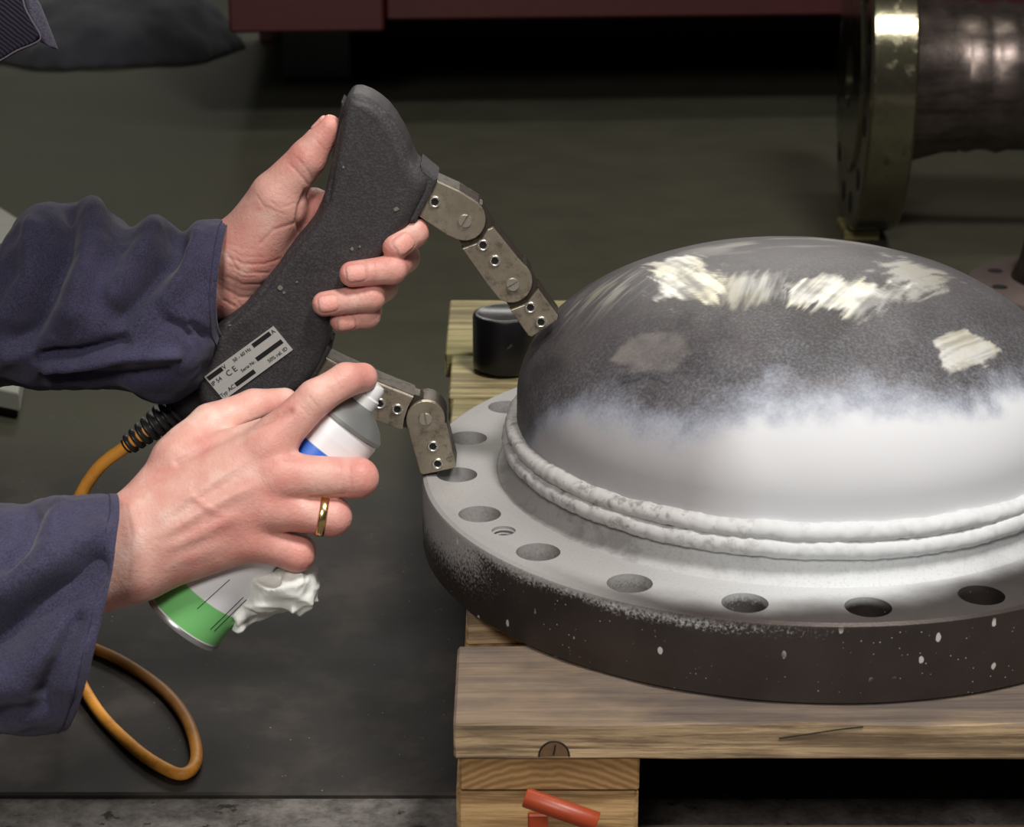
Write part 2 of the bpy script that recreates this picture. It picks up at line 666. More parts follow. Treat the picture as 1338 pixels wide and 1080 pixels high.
# ------------------------------------------------------------------ pallet
MAT_W_FRONT = wood('weathered_pallet_board', lin(132, 110, 84), lin(200, 174, 136), weather=0.85)
MAT_W_GREEN = wood('greenish_pallet_board', lin(140, 126, 92), lin(190, 176, 130), green=0.5)
MAT_W_BLOCK = wood('pale_pallet_block', lin(158, 124, 80), lin(208, 172, 122), 0, 0, 0.5)
m = M('stringer_end_grain')
wv = m.n('ShaderNodeTexWave', wave_type='RINGS', rings_direction='Y')
of = m.n('ShaderNodeVectorMath', operation='ADD')
m.put(of.inputs[0], m.pos())
of.inputs[1].default_value = (0.16, 0, -0.03)
m.put(wv.inputs['Vector'], of.outputs[0])
wv.inputs['Scale'].default_value = 75
wv.inputs['Distortion'].default_value = 3.0
wv.inputs['Detail'].default_value = 3
wv.inputs['Detail Scale'].default_value = 1.5
c = m.mix(wv.outputs[0], lin(138, 104, 62), lin(176, 138, 88))
c = m.mix(m.math('MULTIPLY', m.noise(90, 5), 0.5), c, lin(120, 90, 56))
MAT_W_STR = m.done(c, 0.8, 0, m.bump(wv.outputs[0], 0.2, 0.0008))
PTOP = ZT - 0.0479                # 0.144
pal = thing('pallet', 'weathered wooden pallet carrying the grey flange and dome', 'pallet', (0.02, 0.14, 0))
XL = -0.211
T = 0.022


def board(name, y0, y1, xl, mat, dz=0.0):
    return box(name, (xl, y0, PTOP - T + dz - 0.001), (0.262, y1, PTOP + dz - 0.001), mat, pal, 0.0014, 0.0004)


board('top_board', -0.257, -0.1625, XL, MAT_W_FRONT)
board('top_board', -0.118, 0.027, XL + 0.004, MAT_W_FRONT)
board('top_board', 0.06, 0.1415, XL - 0.01, MAT_W_GREEN)
board('top_board', 0.145, 0.2705, XL - 0.015, MAT_W_GREEN)
board('top_board', 0.2745, 0.379, XL - 0.018, MAT_W_GREEN)
board('top_board', 0.3815, 0.534, XL - 0.024, MAT_W_GREEN, 0.001)
for x0, w in ((XL + 0.003, 0.098), (0.162, 0.098)):
    box('stringer', (x0, -0.254, PTOP - 2 * T), (x0 + w, 0.53, PTOP - T - 0.0004), MAT_W_STR, pal, 0.0012)
    for y0, d in ((-0.252, 0.098), (0.07, 0.145), (0.43, 0.1)):
        box('block', (x0 - 0.002, y0, 0.0222), (x0 + w, y0 + d, PTOP - 2 * T - 0.0004), MAT_W_BLOCK, pal, 0.0025)
for y0, w in ((-0.258, 0.1), (0.07, 0.145), (0.43, 0.1)):
    box('bottom_skid', (XL, y0, 0.0003), (0.262, y0 + w, 0.0218), MAT_W_FRONT, pal, 0.0015)
# knot on the front board's edge
kc = PY(724, 985, -0.2575)
bm = bmesh.new()
ks = [bm.verts.new((kc[0] + 0.0078 * math.cos(t), -0.2572 - 0.0006 * math.sin(t), PTOP - T + 0.0012 + 0.0085 * math.sin(t))) for t in np.linspace(0, math.pi, 14)]
bm.faces.new(ks)
r = bmesh.ops.extrude_face_region(bm, geom=bm.faces[:])
for v in r['geom']:
    if isinstance(v, bmesh.types.BMVert):
        v.co.y += 0.004
bmesh.ops.recalc_face_normals(bm, faces=bm.faces[:])
me = bpy.data.meshes.new('knot')
bm.to_mesh(me)
bm.free()
keep(link('knot', me, simple('dark_knot_wood', lin(112, 86, 60), 0.8, 0, 0.4, 300)), pal)
# bark rim of the knot
me = tube_mesh('knot_bark', [(kc[0] + 0.0082 * math.cos(t), -0.2572, PTOP - T + 0.0012 + 0.009 * math.sin(t)) for t in np.linspace(0, math.pi, 14)], 0.0005, 8, 2)
keep(link('knot_bark', me, MAT_HOLE), pal)
me = tube_mesh('knot_split', [(kc[0] + 0.0006, -0.2578, PTOP - T + 0.0085), (kc[0] + 0.0002, -0.2578, PTOP - T + 0.005), (kc[0] - 0.0004, -0.2578, PTOP - T + 0.0025)], 0.0004, 6, 3)
keep(link('knot_split', me, MAT_HOLE), pal)
# long split in the front board
me = tube_mesh('board_split', [PY(1018, 964, -0.2573), PY(1060, 958, -0.2573), (PY(1100, 952, -0.2573)), PY(1128, 949, -0.2573)], 0.00035, 6, 4)
keep(link('board_split', me, MAT_HOLE), pal)

# ------------------------------------------------------------------ flange with domed head
ves = thing('flanged_dome', 'big round steel flange with domed head, half coated in white spray, on the pallet', 'flange', (0, 0, PTOP))
ves_o = Vector((0, 0, ZT))

# flange material: own marks in object space
m = M('flange_steel')
x, y, z = m.xyz()
r = m.math('SQRT', m.math('ADD', m.math('MULTIPLY', x, x), m.math('MULTIPLY', y, y)))
nz = m.noise(14, 6, 0.6)
nf = m.noise(600, 3, 0.6)
nzs = m.math('MULTIPLY', m.math('SUBTRACT', nz, 0.5), 0.03)
steelc = m.mix(m.noise(30, 5), lin(66, 58, 56), lin(92, 84, 80))
# spray coat on the upper face: reaches the rim on the left, thins out before it on the right
edge = m.math('ADD', m.math('ADD', r, nzs), m.math('MULTIPLY', x, 0.16))
coat_top = m.step(0.226, 0.192, edge)
left = m.step(-0.07, -0.18, m.math('ADD', x, nzs))
coat_top = m.math('MAXIMUM', coat_top, m.math('MULTIPLY', left, 0.95))
top0 = m.step(-0.006, -0.0005, z)
bore = m.math('MULTIPLY', m.step(0.2335, 0.2315, r), m.math('SUBTRACT', 1.0, top0))
top = m.math('ADD', top0, m.math('MULTIPLY', m.math('MULTIPLY', bore, m.step(0.0, -0.16, x)), 0.75))
side = m.math('MULTIPLY', m.step(-0.165, -0.228, m.math('ADD', x, nzs)), m.step(-0.055, 0.0, m.math('ADD', z, nzs)))
rimdust = m.math('MULTIPLY', m.step(-0.014, -0.002, m.math('ADD', z, m.math('MULTIPLY', nzs, 0.4))), m.step(0.05, -0.12, x))
coat = m.math('ADD', m.math('MULTIPLY', coat_top, top), m.math('MULTIPLY', m.step(0.25, 1.0, m.math('ADD', m.math('MULTIPLY', m.math('MAXIMUM', side, m.math('MULTIPLY', rimdust, 0.6)), 1.3), m.math('MULTIPLY', m.math('SUBTRACT', nf, 0.5), 1.6))), m.math('MULTIPLY', m.math('MAXIMUM', m.step(0.02, 0.3, side), m.step(0.02, 0.3, rimdust)), m.math('SUBTRACT', 1.0, top))))
grain = m.step(0.25, 0.50, nf)
coat = m.math('MULTIPLY', coat, m.math('ADD', 0.84, m.math('MULTIPLY', grain, 0.16)))
fresh = m.step(-0.16, 0.02, m.math('ADD', x, nzs))
coatc = m.mix(fresh, lin(160, 158, 156), lin(216, 219, 220))
smear = m.math('MULTIPLY', m.step(0.192, 0.1845, r), m.math('MULTIPLY', m.step(0.46, 0.62, m.noise(60, 5, 0.6)), m.math('SUBTRACT', 1.0, fresh)))
coatc = m.mix(m.math('MULTIPLY', smear, 0.5), coatc, lin(120, 116, 114))
c = m.mix(m.math('MINIMUM', coat, 1.0), steelc, coatc)
# flecks of dried paint on the rim
vd = m.vor(88, 'F1', m.scaled((1, 1, 0.6)))
fk = m.math('MULTIPLY', m.step(0.235, 0.195, m.math('ADD', vd, m.math('MULTIPLY', m.noise(260, 3), 0.16))), m.step(0.40, 0.47, m.noise(24, 2)))
fk2 = m.math('MULTIPLY', m.step(0.13, 0.08, m.vor(230)), m.step(0.42, 0.55, m.noise(18, 3)))
fk = m.math('MULTIPLY', m.math('MAXIMUM', fk, m.math('MULTIPLY', fk2, 0.6)), m.math('SUBTRACT', 1.0, top))
c = m.mix(m.math('MULTIPLY', fk, 0.85), c, lin(196, 190, 184))
cm = m.math('MINIMUM', m.math('ADD', coat, fk), 1.0)
met = m.math('MULTIPLY', m.math('SUBTRACT', 1.0, cm), 0.7)
rg = m.math('ADD', 0.36, m.math('MULTIPLY', cm, 0.5))
MAT_FLANGE = m.done(c, rg, met, m.bump(nz, 0.25, 0.0012, m.bump(nf, 0.12, 0.0006)))

TH = 0.0479
prof = [(0.2365, -TH), (0.2375, -TH + 0.001), (0.2375, -0.0032), (0.2368, -0.0014), (0.2345, 0.0), (0.1895, 0.0), (0.1885, -0.0008), (0.1872, -0.0008),
        (0.1850, 0.0004), (0.1832, 0.0022), (0.1818, 0.0050), (0.1806, 0.0090), (0.1795, 0.0150), (0.1780, 0.017), (0.160, 0.017), (0.160, -TH)]
fme = lathe_mesh('flange', prof, 256, True)
flo = link('flange', fme, MAT_FLANGE)
flo.location = ves_o
RB = 0.2152
cut = bmesh.new()
for i in range(20):
    a = 2.5884 + i * math.pi / 10
    rr = bmesh.ops.create_cone(cut, cap_ends=True, segments=48, radius1=0.0130, radius2=0.0130, depth=0.09)
    bmesh.ops.translate(cut, verts=rr['verts'], vec=(RB * math.cos(a), RB * math.sin(a), -0.02))
th = np.array(PZ(658, 693, ZT))
rr = bmesh.ops.create_cone(cut, cap_ends=True, segments=32, radius1=0.0072, radius2=0.0072, depth=0.06)
bmesh.ops.translate(cut, verts=rr['verts'], vec=(th[0], th[1], -0.005))
cme = bpy.data.meshes.new('hole_cutter')
cut.to_mesh(cme)
cut.free()
co = bpy.data.objects.new('hole_cutter', cme)
COL.objects.link(co)
co.location = ves_o
bo = flo.modifiers.new('holes', 'BOOLEAN')
bo.object = co
bo.solver = 'EXACT'
dg = bpy.context.evaluated_depsgraph_get()
nm = bpy.data.meshes.new_from_object(flo.evaluated_get(dg))
flo.modifiers.clear()
flo.data = nm
bpy.data.objects.remove(co)
nm.shade_auto_smooth(angle=math.radians(28)) if hasattr(nm, 'shade_auto_smooth') else None
try:
    nm.set_sharp_from_angle(angle=math.radians(28))
except Exception:
    pass
keep(flo, ves)
# screw thread in the small tapped hole
for k in range(7):
    a = np.linspace(0, 2 * np.pi, 25)
    pts = [(th[0] + 0.0071 * math.cos(t), th[1] + 0.0071 * math.sin(t), ZT - 0.0022 - k * 0.0024 - 0.0012 * t / 6.28) for t in a]
    keep(link('thread', tube_mesh('thread', pts, 0.0009, 6, 1), MAT_FLANGE), ves)

# dome: attribute maps hold the coat, the ground-bright patches and stains in the dome's own coordinates
DR, DH, DB = 0.1763, 0.0484, 0.0938
pr = [(DR, 0.016 + 0.0324 * t) for t in np.linspace(0, 1, 14)] + [(DR * math.cos(u), DH + DB * math.sin(u)) for u in np.linspace(0, math.pi / 2, 170)[1:]]
pr[-1] = (0.0003, DH + DB)


def dome_bulge(V, a):
    n = fbm(V * 14 + 3, 3) - 0.5
    nrm = V / np.linalg.norm(V, axis=2, keepdims=True)
    return V + nrm * (n * 0.0016)[..., None]


dme = lathe_mesh('dome', pr, 640, False, dome_bulge)
dom = link('dome', dme, None, None, True)
dom.location = ves_o
DV = np.zeros(len(dme.vertices) * 3, np.float32)
dme.vertices.foreach_get('co', DV)
DV = DV.reshape(-1, 3).astype(float)
bnd = np.array([(-0.1695, -0.0486, 0.030), (-0.1515, -0.0809, 0.0600), (-0.1382, -0.0933, 0.0725), (-0.121, -0.1109, 0.0760), (-0.1, -0.1318, 0.0745), (-0.079, -0.1431, 0.0765),
                (-0.0537, -0.1475, 0.0850), (-0.0366, -0.1477, 0.0895), (-0.0113, -0.1525, 0.0885), (0.0146, -0.1515, 0.089), (0.0415, -0.1449, 0.0905), (0.0704, -0.1285, 0.0900), (0.1016, -0.1065, 0.085), (0.1233, -0.0871, 0.080)])
pa = np.arctan2(bnd[:, 1], bnd[:, 0])
az = np.arctan2(DV[:, 1], DV[:, 0])
az2 = np.where(az > 1.6, az - 2 * np.pi, az)
zb = np.interp(az2, np.concatenate([[-4.2, -3.3], pa, [0.2, 1.2]]), np.concatenate([[-0.02, -0.01], bnd[:, 2], [0.07, 0.0]]))
n1 = fbm(DV * 22, 4) - 0.5
n2 = fbm(DV * 90 + 5, 3) - 0.5
coat = sstep(0.020, -0.024, DV[:, 2] - zb - 0.008 + n1 * 0.020 + n2 * 0.014)
# left flank: thin, patchy coat ; right of about -110 degrees: fresh and full
freshd = sstep(-2.05, -1.80, az2 + n1 * 0.12)
coat = coat * (0.80 + 0.20 * freshd)
haze = sstep(0.10, -0.02, DV[:, 2] - zb + n1 * 0.06) * 0.35
coat = np.maximum(coat, haze * (0.5 + fbm(DV * 50, 3) * 0.8) * 0.6)


def strokes(ang, fu, fv, seed, o=3):
    ca2, sa2 = math.cos(ang), math.sin(ang)
    u = DV[:, 0] * ca2 + DV[:, 1] * sa2          # along the stroke
    v = -DV[:, 0] * sa2 + DV[:, 1] * ca2
    return fbm(np.stack([u * fu + seed, v * fv + seed * 1.7, 0 * u + seed], -1), o)


def patch(poly, soft, rag, fr=95.0, st=(1, 1, 1), ang=None):
    d = polydist(DV[:, :2], [(p[0], p[1]) for p in poly])
    d = d + ((fbm(DV * fr * np.array(st) + 11, 4) if ang is None else 0.35 * fbm(DV * fr + 11, 4) + 0.65 * strokes(ang, 45, 330, 3.3)) - 0.5) * rag
    return sstep(soft, -soft, d) * (DV[:, 2] > 0.06)


gA = patch([(-0.0941, 0.0319), (-0.0646, 0.0236), (-0.0584, -0.0149), (-0.0496, -0.0466), (-0.0561, -0.0685), (-0.071, -0.0557), (-0.0884, -0.0432), (-0.0898, -0.0136)], 0.005, 0.040, ang=-1.25)
gM = patch([(-0.0534, -0.0371), (-0.0214, -0.0406), (-0.0202, -0.071), (-0.0364, -0.0751), (-0.0536, -0.065)], 0.008, 0.045, ang=1.3) * 0.5
gB = patch([(-0.0141, -0.0576), (0.0106, -0.0441), (0.0418, -0.0523), (0.0675, -0.0385), (0.0592, -0.0591), (0.0251, -0.0868), (0.0057, -0.0807), (-0.0145, -0.0802)], 0.005, 0.044, ang=1.0)
gR = patch([(0.0569, 0.01), (0.0758, 0.0065), (0.0907, -0.005), (0.0794, -0.0383), (0.0597, -0.056), (0.0536, -0.0371)], 0.008, 0.06, ang=0.9) * 0.45
gC = patch([(0.0661, -0.0994), (0.0886, -0.0815), (0.1087, -0.0865), (0.0969, -0.1066), (0.0711, -0.1246), (0.0691, -0.1143)], 0.0018, 0.016, 180, ang=0.75)
gC *= 0.55 + 0.45 * sstep(0.3, 0.62, strokes(0.75, 25, 800, 5.1))
gT = sstep(0.55, 0.75, fbm(DV * np.array([18, 60, 60]), 3)) * sstep(0.10, 0.02, np.hypot(DV[:, 0] + 0.01, DV[:, 1] - 0.07)) * 0.35
gL = sstep(0.45, 0.7, strokes(0.9, 30, 300, 6.4)) * sstep(0.05, 0.0, np.hypot(DV[:, 0] + 0.118, DV[:, 1] - 0.0)) * 0.4
gB *= 0.25 + 0.75 * sstep(0.32, 0.66, 0.5 * strokes(1.0, 25, 380, 2.2) + 0.5 * fbm(DV * 70 + 2, 3))
gA *= 0.25 + 0.75 * sstep(0.32, 0.66, 0.5 * strokes(-1.25, 25, 380, 7.7) + 0.5 * fbm(DV * 70 + 8, 3))
gM *= 0.4 + 0.6 * sstep(0.3, 0.6, strokes(1.3, 25, 380, 9.1))
grind = np.clip(np.maximum.reduce([gA, gM, gB, gR, gC, gT, gL]), 0, 1)
pale = patch([(-0.1201, -0.0851), (-0.1107, -0.0763), (-0.0973, -0.077), (-0.0803, -0.0914), (-0.0746, -0.1065), (-0.0859, -0.1113), (-0.1075, -0.1028)], 0.003, 0.012)
dark = np.maximum.reduce([
    patch([(-0.1205, -0.0959), (-0.1142, -0.1055), (-0.1034, -0.1103), (-0.0908, -0.1197), (-0.094, -0.1143), (-0.1011, -0.1078)], 0.002, 0.008),
    patch([(-0.016, -0.062), (-0.008, -0.058), (-0.006, -0.082), (-0.018, -0.086), (-0.024, -0.075)], 0.004, 0.012) * 0.8,
    sstep(0.52, 0.72, fbm(DV * 24 + 17, 4)) * 0.8])
for nmz, arr in (('coat', coat), ('grind', grind), ('pale', pale), ('dark', dark), ('fresh', freshd)):
    at = dme.attributes.new(nmz, 'FLOAT', 'POINT')
    at.data.foreach_set('value', arr.astype(np.float32))
m = M('dome_steel')
nf = m.noise(520, 3, 0.65)
md = m.noise(45, 5, 0.6)
x, y, z = m.xyz()
base = m.mix(md, lin(70, 66, 68), lin(98, 94, 95))
base = m.mix(m.math('MULTIPLY', m.step(0.35, 0.7, nf), 0.14), base, lin(134, 130, 132))
base = m.mix(m.math('MULTIPLY', m.attr('pale', 2), 0.6), base, lin(150, 142, 136))
base = m.mix(m.math('MULTIPLY', m.attr('dark', 2), 0.65), base, lin(48, 45, 47))
scr = m.noise(1.0, 3, 0.6, m.scaled((900, 60, 60)))
gcol = m.mix(m.step(0.3, 0.7, m.noise(28, 3)), lin(248, 247, 242), lin(230, 224, 198))
gr = m.attr('grind', 2)
c = m.mix(gr, base, gcol)
ct = m.attr('coat', 2)
ctn = m.step(0.0, 1.0, m.math('ADD', m.math('MULTIPLY', ct, 1.15), m.math('MULTIPLY', m.math('SUBTRACT', nf, 0.5), m.math('MULTIPLY', m.math('SUBTRACT', 1.15, ct), 0.55))))
coatc = m.mix(m.attr('fresh', 2), lin(178, 175, 175), lin(219, 221, 224))
thin = m.step(0.9, 0.35, ct)
coatc = m.mix(m.math('MULTIPLY', thin, 0.7), coatc, lin(178, 190, 212))
c = m.mix(ctn, c, coatc)
pit = m.math('MULTIPLY', m.step(0.06, 0.03, m.vor(120)), m.step(0.55, 0.62, m.noise(30, 2)))
c = m.mix(m.math('MULTIPLY', pit, 0.6), c, lin(110, 104, 102))
inv = m.math('SUBTRACT', 1.0, ctn)
met = m.math('MULTIPLY', inv, m.math('ADD', 0.35, m.math('MULTIPLY', gr, 0.1)))
rg = m.math('ADD', m.math('SUBTRACT', 0.50, m.math('MULTIPLY', gr, 0.12)), m.math('MULTIPLY', ctn, 0.35))
MAT_DOME = m.done(c, rg, met, m.bump(md, 0.12, 0.0012, m.bump(m.math('MULTIPLY', scr, gr), 0.3, 0.0004)))
dme.materials.append(MAT_DOME)
keep(dom, ves)

# two weld beads
m = M('weld_bead')
nz = m.noise(70, 5, 0.6)
x, y, z = m.xyz()
fr = m.step(-0.12, 0.0, m.math('ADD', x, m.math('MULTIPLY', m.math('SUBTRACT', nz, 0.5), 0.06)))
c = m.mix(fr, lin(192, 190, 188), lin(218, 221, 222))
st = m.math('MULTIPLY', m.step(0.50, 0.66, m.noise(120, 5, 0.7)), m.math('SUBTRACT', 1.0, m.math('MULTIPLY', fr, 0.8)))
c = m.mix(m.math('MULTIPLY', st, 0.6), c, lin(98, 94, 92))
MAT_WELD = m.done(c, 0.75, 0, m.bump(nz, 0.3, 0.0015))
for rz, zz, tr, sd in ((0.1782, 0.0285, 0.0056, 1), (0.1800, 0.0192, 0.0060, 9)):
    t = np.linspace(0, 2 * np.pi, 20, endpoint=False)
    prw = [(rz + tr * math.cos(q), zz + tr * 0.95 * math.sin(q)) for q in t]

    def ripple(V, a, rz=rz, zz=zz, sd=sd):
        c0 = np.stack([np.cos(a) * rz, np.sin(a) * rz, 0 * a + zz], -1)[:, None]
        n = fbm(np.stack([np.cos(a) * 9, np.sin(a) * 9, 0 * a + sd], -1), 4) - 0.5
        rp = np.abs(np.sin(a * 46 + 6 * n + sd))
        n3 = fbm(V * 260 + sd, 3) - 0.5
        g = 1 + 0.22 * n[:, None] + 0.06 * (rp[:, None] - 0.6) + n3 * 0.22
        W = c0 + (V - c0) * g[..., None]
        W[..., 2] += (n * 0.003)[:, None]
        return W
    wme = lathe_mesh('weld_bead', prw, 900, True, ripple)
    wo = link('weld_bead', wme, MAT_WELD, None, True)
    wo.location = ves_o
    keep(wo, ves)

# faint stamped characters near the crown
# ------------------------------------------------------------------ black cap on the pallet
cc = PY(661, 497, 0.32)
c0 = PZ(661, 495, PTOP)
cr = 0.0268
cap = link('black_cap', lathe_mesh('black_cap', [(0.0001, 0), (cr - 0.002, 0), (cr, 0.002), (cr, 0.043), (cr - 0.001, 0.0455), (cr - 0.003, 0.0465), (cr - 0.0045, 0.0462), (cr - 0.006, 0.0452), (0.0001, 0.0452)], 64), MAT_CAP)
cap.location = (c0[0], c0[1] + cr, PTOP + 0.0012)
try:
    cap.data.shade_smooth()
    cap.data.set_sharp_from_angle(angle=math.radians(40))
except Exception:
    pass
cap['label'] = 'short black plastic cylinder standing on the pallet behind the flange'
cap['category'] = 'plastic cap'

# ------------------------------------------------------------------ background: pipe with flange
MAT_OILY = M('oily_dark_steel')
nz = MAT_OILY.noise(26, 6, 0.65)
st = MAT_OILY.step(0.45, 0.65, MAT_OILY.noise(1.0, 5, 0.65, MAT_OILY.scaled((70, 14, 14))))
c = MAT_OILY.mix(nz, lin(70, 62, 60), lin(128, 116, 110))
c = MAT_OILY.mix(MAT_OILY.math('MULTIPLY', st, 0.5), c, lin(44, 38, 36))
MAT_OILY = MAT_OILY.done(c, MAT_OILY.math('ADD', 0.22, MAT_OILY.math('MULTIPLY', nz, 0.25)), 0.85, MAT_OILY.bump(nz, 0.4, 0.002))
m = M('yellowed_flange_rim')
nz = m.noise(40, 6, 0.65)
c = m.mix(nz, lin(92, 89, 72), lin(136, 131, 108))
drip = m.step(0.55, 0.7, m.noise(55, 5, 0.7))
c = m.mix(m.math('MULTIPLY', drip, 0.7), c, lin(60, 54, 40))
MAT_RIM = m.done(c, m.math('ADD', 0.15, m.math('MULTIPLY', drip, 0.3)), 0.9, m.bump(nz, 0.3, 0.001))
pipe = thing('flanged_pipe', 'oily dark steel pipe with a yellowish flange disc, lying behind the dome', 'pipe')
YP = None
bc = PZ(1103, 302, 0.004)          # where the disc touches the floor shim
dpt = (bc - CAM) @ cf
spx = FPX / dpt
Rf = 196 / spx / math.cos(0.02)
ctr = np.array([bc[0], bc[1], 0.012 + Rf])
pipe.location = (ctr[0], ctr[1], 0)
bpy.context.view_layer.update()
tw = 56 / spx
Rp = 92 / spx
yaw = math.radians(-3)


def placed(name, prof, mat, n=96, hard=30):
    me = lathe_mesh(name, prof, n, True)
    o = link(name, me, mat)
    me.shade_smooth()
    try:
        me.set_sharp_from_angle(angle=math.radians(hard))
    except Exception:
        pass
    o.matrix_world = Matrix.Translation(ctr) @ Matrix.Rotation(yaw, 4, 'Z') @ Matrix.Rotation(math.pi / 2, 4, 'Y')
    bpy.context.view_layer.update()
    mw = o.matrix_world.copy()
    o.parent = pipe
    o.matrix_parent_inverse = Matrix.Translation(-Vector(pipe.location))
    return o


fd = placed('flange_disc', [(0.04, -0.004), (Rf * 0.62, -0.004), (Rf * 0.63, 0.0), (Rf - 0.004, 0), (Rf, 0.004), (Rf, tw - 0.003), (Rf - 0.003, tw), (Rp * 1.2, tw), (Rp * 1.2, tw - 0.004), (0.04, tw - 0.004)], MAT_RIM)
placed('hub', [(Rp * 0.85, tw - 0.002), (Rp * 1.22, tw - 0.002), (Rp * 1.18, tw + 0.015), (Rp * 1.04, tw + 0.06), (Rp * 1.04, tw + 0.075), (Rp * 0.85, tw + 0.075)], MAT_OILY)
pp = [(Rp * 0.86, tw + 0.07), (Rp * 1.0, tw + 0.07)]
for xx in np.linspace(tw + 0.075, 1.6, 120):
    b = 0.004 * (math.exp(-((xx - tw - 0.085) / 0.006) ** 2) + math.exp(-((xx - tw - 0.125) / 0.006) ** 2))
    pp.append((Rp + b, xx))
pp += [(Rp * 0.86, 1.6)]
placed('tube', pp, MAT_OILY, 96, 50)
for k in range(12):
    a = k * math.pi / 6 + 0.2
    me = lathe_mesh('bolt_hole_disc', [(0.0001, -0.0008), (0.013, -0.0008), (0.0145, 0.0006), (0.0001, 0.0006)], 20, False)  # dark disc laid on the face, painting a hole's shaded inside
    o = link('bolt_hole_disc', me, MAT_HOLE)
    o.matrix_world = Matrix.Translation(ctr) @ Matrix.Rotation(yaw, 4, 'Z') @ Matrix.Rotation(math.pi / 2, 4, 'Y') @ Matrix.Translation((Rf * 0.82 * math.cos(a), Rf * 0.82 * math.sin(a), 0))
    o.parent = pipe
    o.matrix_parent_inverse = Matrix.Translation(-Vector(pipe.location))
# wooden shim under the disc, trestle under the far end (outside the frame)
sh = box('wooden_shim', (bc[0] - 0.004, bc[1] - 0.03, 0.0), (bc[0] + 0.04, bc[1] + 0.04, 0.0118), wood('shim_wood', lin(120, 112, 70), lin(160, 150, 100)), None, 0.001)
sh['label'] = 'thin wooden shim on the floor under the standing pipe flange'
sh['category'] = 'shim'
tr_ = np.array(ctr) + np.array([math.cos(yaw), math.sin(yaw), 0]) * 1.35
vb = thing('pipe_support', 'wooden cradle block under the far end of the oily pipe', 'support block', (tr_[0], tr_[1], 0))
box('cradle_block', (tr_[0] - 0.06, tr_[1] - 0.16, 0.0), (tr_[0] + 0.06, tr_[1] + 0.16, ctr[2] - Rp - 0.001), MAT_W_BLOCK, vb, 0.003)
for s in (-1, 1):
    box('wedge', (tr_[0] - 0.05, tr_[1] + s * 0.115 - 0.03, ctr[2] - Rp - 0.001), (tr_[0] + 0.05, tr_[1] + s * 0.115 + 0.03, ctr[2] - Rp + 0.035), MAT_W_BLOCK, vb, 0.003)

# ------------------------------------------------------------------ background: flat flange lying on the floor at the right
MAT_BRN = simple('brownish_grey_steel', lin(112, 98, 94), 0.5, 0.4, 0.25, 30, 0.2, 90)
fc = PZ(1398, 368, 0.05)
sp2 = FPX / ((fc - CAM) @ cf)
R2 = 132 / sp2
ff = thing('loose_flange', 'brownish grey bolt flange lying flat on the floor behind the dome at right', 'flange', (fc[0], fc[1], 0))
me = lathe_mesh('disc', [(R2 * 0.3, 0.0), (R2 - 0.002, 0.0), (R2, 0.002), (R2, 0.047), (R2 - 0.003, 0.05), (R2 * 0.62, 0.05), (R2 * 0.6, 0.054), (R2 * 0.3, 0.054)], 96, True)
o = link('disc', me, MAT_BRN, ff)
me = lathe_mesh('neck', [(R2 * 0.3, 0.0535), (R2 * 0.58, 0.0535), (R2 * 0.5, 0.075), (R2 * 0.44, 0.115), (R2 * 0.3, 0.115)], 64, True)
link('neck', me, MAT_OILY, ff)
for k in range(8):
    a = k * math.pi / 4 + 0.25
    me = lathe_mesh('bolt_hole_disc', [(0.0001, 0.0502), (0.0075, 0.0502), (0.0082, 0.0506), (0.0086, 0.0498), (0.0001, 0.049)], 20)  # dark disc on the upper face, coloured like a shaded hole
    o = link('bolt_hole_disc', me, MAT_HOLE, ff)
    o.location = (R2 * 0.76 * math.cos(a), R2 * 0.76 * math.sin(a), 0)

# ------------------------------------------------------------------ background: red machine base
MAT_RED = M('dull_red_paint')
nz = MAT_RED.noise(5, 5, 0.6)
MAT_RED = MAT_RED.done(MAT_RED.mix(nz, lin(52, 8, 8), lin(70, 14, 13)), 0.55, 0, MAT_RED.bump(MAT_RED.noise(60, 4), 0.2, 0.002))
YRM = 1.9
rl = PY(300, 47, YRM)
rm = thing('red_machine_base', 'dark red painted steel machine base with a low gap above the floor', 'machine base', (rl[0], YRM, 0))
rm.rotation_euler = (0, 0, math.radians(4))
zb_ = rl[2]


def rbox(name, lo, hi, mat, bv=0.004):
    o = box(name, lo, hi, mat, None, bv)
    o.parent = rm
    return o


rbox('lower_plate', (0, 0.0, zb_ + 0.004), (0.235, 0.9, zb_ + 0.22), MAT_RED)
rbox('side_rail', (0.238, 0.03, zb_ + 0.016), (3.2, 0.9, zb_ + 0.30), MAT_RED)
for k in range(4):
    rbox('front_panel', (0.0 + 0.268 * k + (0.265 if k else 0) * 0, -0.012, zb_ + 0.225), (0.26 + 0.268 * k, 0.0, zb_ + 0.8), MAT_RED)
rbox('body', (0, 0.002, zb_ + 0.305), (3.2, 0.9, zb_ + 0.8), MAT_RED)
rbox('rear_light_block', (0.0, 0.86, 0.0), (3.2, 0.9, zb_ + 0.4), MAT_RED)  # added panel, keeps far lamp light from showing beneath the machine
for xx in (0.06, 1.6, 3.0):
    rbox('foot', (xx, 0.45, 0.0), (xx + 0.12, 0.85, zb_ + 0.02), MAT_RUBBER)

# dark blue-grey heap at upper left
def heap(P):
    c = PZ(135, 70, 0.0)
    c2 = PZ(165, 10, 0.0)
    d = np.linalg.norm((P - np.array([c[0], c[1] + 0.05, -0.02])) / np.array([0.24, 0.24, 0.15]), axis=1)
    d = (d - 1) * 0.15
    e = np.linalg.norm((P - np.array([c2[0], c2[1], -0.02])) / np.array([0.16, 0.26, 0.22]), axis=1)
    e = (e - 1) * 0.16
    d = smin(d, e, 0.05) + (fbm(P * 9, 3) - 0.5) * 0.06
    return np.maximum(d, -P[:, 2])


